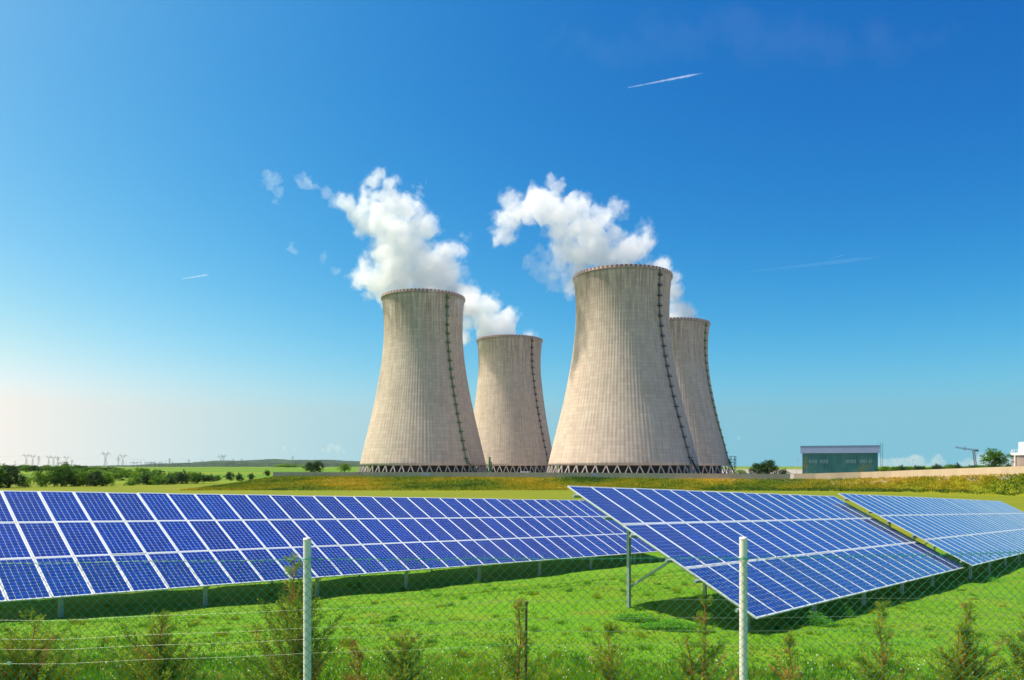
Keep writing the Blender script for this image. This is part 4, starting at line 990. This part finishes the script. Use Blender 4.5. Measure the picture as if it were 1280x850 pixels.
def cable(pts, label, D0, r_=.09, sag=.6):
    k = MB(); ps = [P(*a) for a in pts]; o = ps[0].copy()
    for a, b in zip(ps[:-1], ps[1:]):
        pr_ = a
        for i in range(1, 11):
            t = i / 10; q = a.lerp(b, t); q.z -= 4 * sag * t * (1 - t) * (b - a).length * .03; k.bar(pr_ - o, q - o, r_, 3, cap=False); pr_ = q
    k.build('power_line', PY, label=label, cat='power line', group='power lines on the skyline', loc=o)
cable([(-20, 571, 1700), (33, 569, 1700), (83, 571.5, 1750), (132, 567, 1500)], 'upper power line running between the left pylons', 0)
cable([(132, 567.5, 1500), (153.5, 570, 1600), (212, 574.5, 2000), (277, 571, 1900)], 'power line from the largest pylon over the substation', 0)
cable([(132, 568.5, 1500), (175, 573.5, 1900), (236, 575, 2200)], 'lower power line slanting down to the substation', 0)
cable([(279, 569.5, 1850), (302, 574, 2500), (366, 573, 2600)], 'power line crossing in front of the wooded hill', 0)
# substation
sb = empty('substation', P(160, 584.2, 1600), 'open air electrical substation with rows of pale portal gantries', 'substation'); so_ = Vector(sb.location)
GAN = plain('gantry_steel', (.20, .20, .20), .6)
gr = np.random.default_rng(12)
for row, (pA, pB, n_, hp, D) in enumerate([(158, 216, 14, 8.2, 1600), (166, 270, 20, 6.5, 1750), (182, 286, 18, 7.4, 1900), (205, 318, 18, 5.5, 2050)]):
    k = MB(); h_ = hp / F * D; z0 = (583 - 584.5) / F * D
    for i in range(n_):
        px = pA + (pB - pA) * i / (n_ - 1); x = (px - 640) / F * D; hx_ = h_ * gr.uniform(.8, 1.15)
        k.bar(Vector((x, D, z0)) - so_, Vector((x, D, z0 + hx_)) - so_, .3, 5, r2=.2)
        if i < n_ - 1 and gr.random() < .75:
            x2 = (pA + (pB - pA) * (i + 1) / (n_ - 1) - 640) / F * D; k.beam(Vector((x, D, z0 + h_ * .78)) - so_, Vector((x2, D, z0 + h_ * .78)) - so_, .7, .7)
    k.build('gantry_row', GAN, sb)

# ------------------------------------------------------------------ small things along the wall and by the towers
def wx(px): 
    a = (px - 640) / F; 
    for y in np.arange(150, 300, .1):
        if y >= np.interp(a * y, WX, WY): return a * y, y
    return a * 270, 270
for px, w_, lb in ((533, 2.8, 'blank pale sign board on the wall below the first tower'), (745, 2.9, 'blank pale sign board on the wall below the largest tower')):
    x, y = wx(px); k = MB(); k.box((0, 0, 0), (w_, .06, .95)); k.build('sign_board', plain('pale_sign', (.62, .56, .56), .6, var=.05), label=lb, cat='sign', group='sign boards on the wall', loc=(x, y - .16, (583 - 593) / F * y))
q = P(612, 589, 650); root = empty('green_pipe_stack', (q.x, q.y, -5), 'upright green pipe standing before the second tower', 'pipe')
k = MB(); k.bar((0, 0, 0), (0, 0, 12.5), .9, 12); k.build('pipe', LGREEN, root); k = MB(); k.bar((1.6, 0, 0), (1.6, 0, 8.5), .5, 8); k.bar((1.6, 0, 8.5), (0, 0, 9.5), .4, 8); k.build('side_pipe', LGREEN, root); k = MB(); k.bar((0, 0, 12.5), (0, 0, 13), 1.15, 12); k.build('cap', LGREEN, root)
GREYM = plain('lamp_grey', (.45, .46, .47), .5)
for px, top, D, lb in ((651, 580, 420, 'thin lamp post left in front of the second tower'), (669, 577, 420, 'thin lamp post right in front of the second tower'), (891, 577.5, 420, 'lamp post in front of the fourth tower'), (995.5, 575, 300, 'lamp post just left of the green building'), (1141, 575, 330, 'lamp post behind the wall, left of the pair of dark bushes')):
    zt2 = (583 - top) / F * D; root = empty('lamp_post', ((px - 640) / F * D, D, -6), lb, 'lamp post', 'lamp posts inside the plant')
    k = MB(); k.bar((0, 0, 0), (0, 0, zt2 + 6), .12, 6, r2=.07); k.build('pole', GREYM, root); k = MB(); k.box((.5, 0, zt2 + 6), (1.3, .3, .16)); k.build('lamp_head', GREYM, root)
q = P(657, 589.3, 400); root = empty('parked_van', (q.x, q.y, -4.6), 'roof of a white van just showing above the wall by the second tower', 'van')
k = MB(); k.box((0, 0, 1.15), (5.6, 2, 1.5)); k.box((3.2, 0, .85), (1.0, 1.9, .9)); k.build('body', WHITE_P, root); k = MB(); k.box((2.3, -1.002, 1.5), (.9, .01, .6)); k.build('window', DARKIN, root)
for sx in (-1.8, 1.9):
    k = MB(); k.bar((sx, -1.02, .38), (sx, 1.02, .38), .36, 16); k.build('wheel', DARKIN, root)
# green stair tower at the foot of the fourth tower
q = P(916, 590, 640); root = empty('stair_scaffold', (q.x, q.y, -6), 'small green steel stair frame at the foot of the fourth tower', 'stair frame')
k = MB()
for x in (-2, 2):
    for y in (-2, 2): k.bar((x, y, 0), (x, y, 14.5), .25, 5)
for z in (3, 6, 9, 12, 14.4): k.box((0, 0, z), (4.4, 4.4, .3))
for z in (0, 3, 6, 9): k.beam((-1.8, -1.5, z), (1.8, -1.5, z + 3), .8, .25)
k.build('frame', LGREEN, root)

# ------------------------------------------------------------------ air
hz = bpy.data.materials.new('haze'); hz.use_nodes = True; ht = hz.node_tree; ht.nodes.clear()
ho = ht.nodes.new('ShaderNodeOutputMaterial'); hv = ht.nodes.new('ShaderNodeVolumePrincipled'); hv.inputs['Color'].default_value = (.80, .90, 1, 1); hv.inputs['Density'].default_value = HAZE; hv.inputs['Anisotropy'].default_value = .2
ht.links.new(hv.outputs[0], ho.inputs['Volume']); hz.cycles.homogeneous_volume = True
k = MB(); k.box((0, 1800, 120), (5600, 4200, 270)); k.build('haze', hz, kind='stuff', label='thin blue summer haze in the air over the fields', cat='haze')
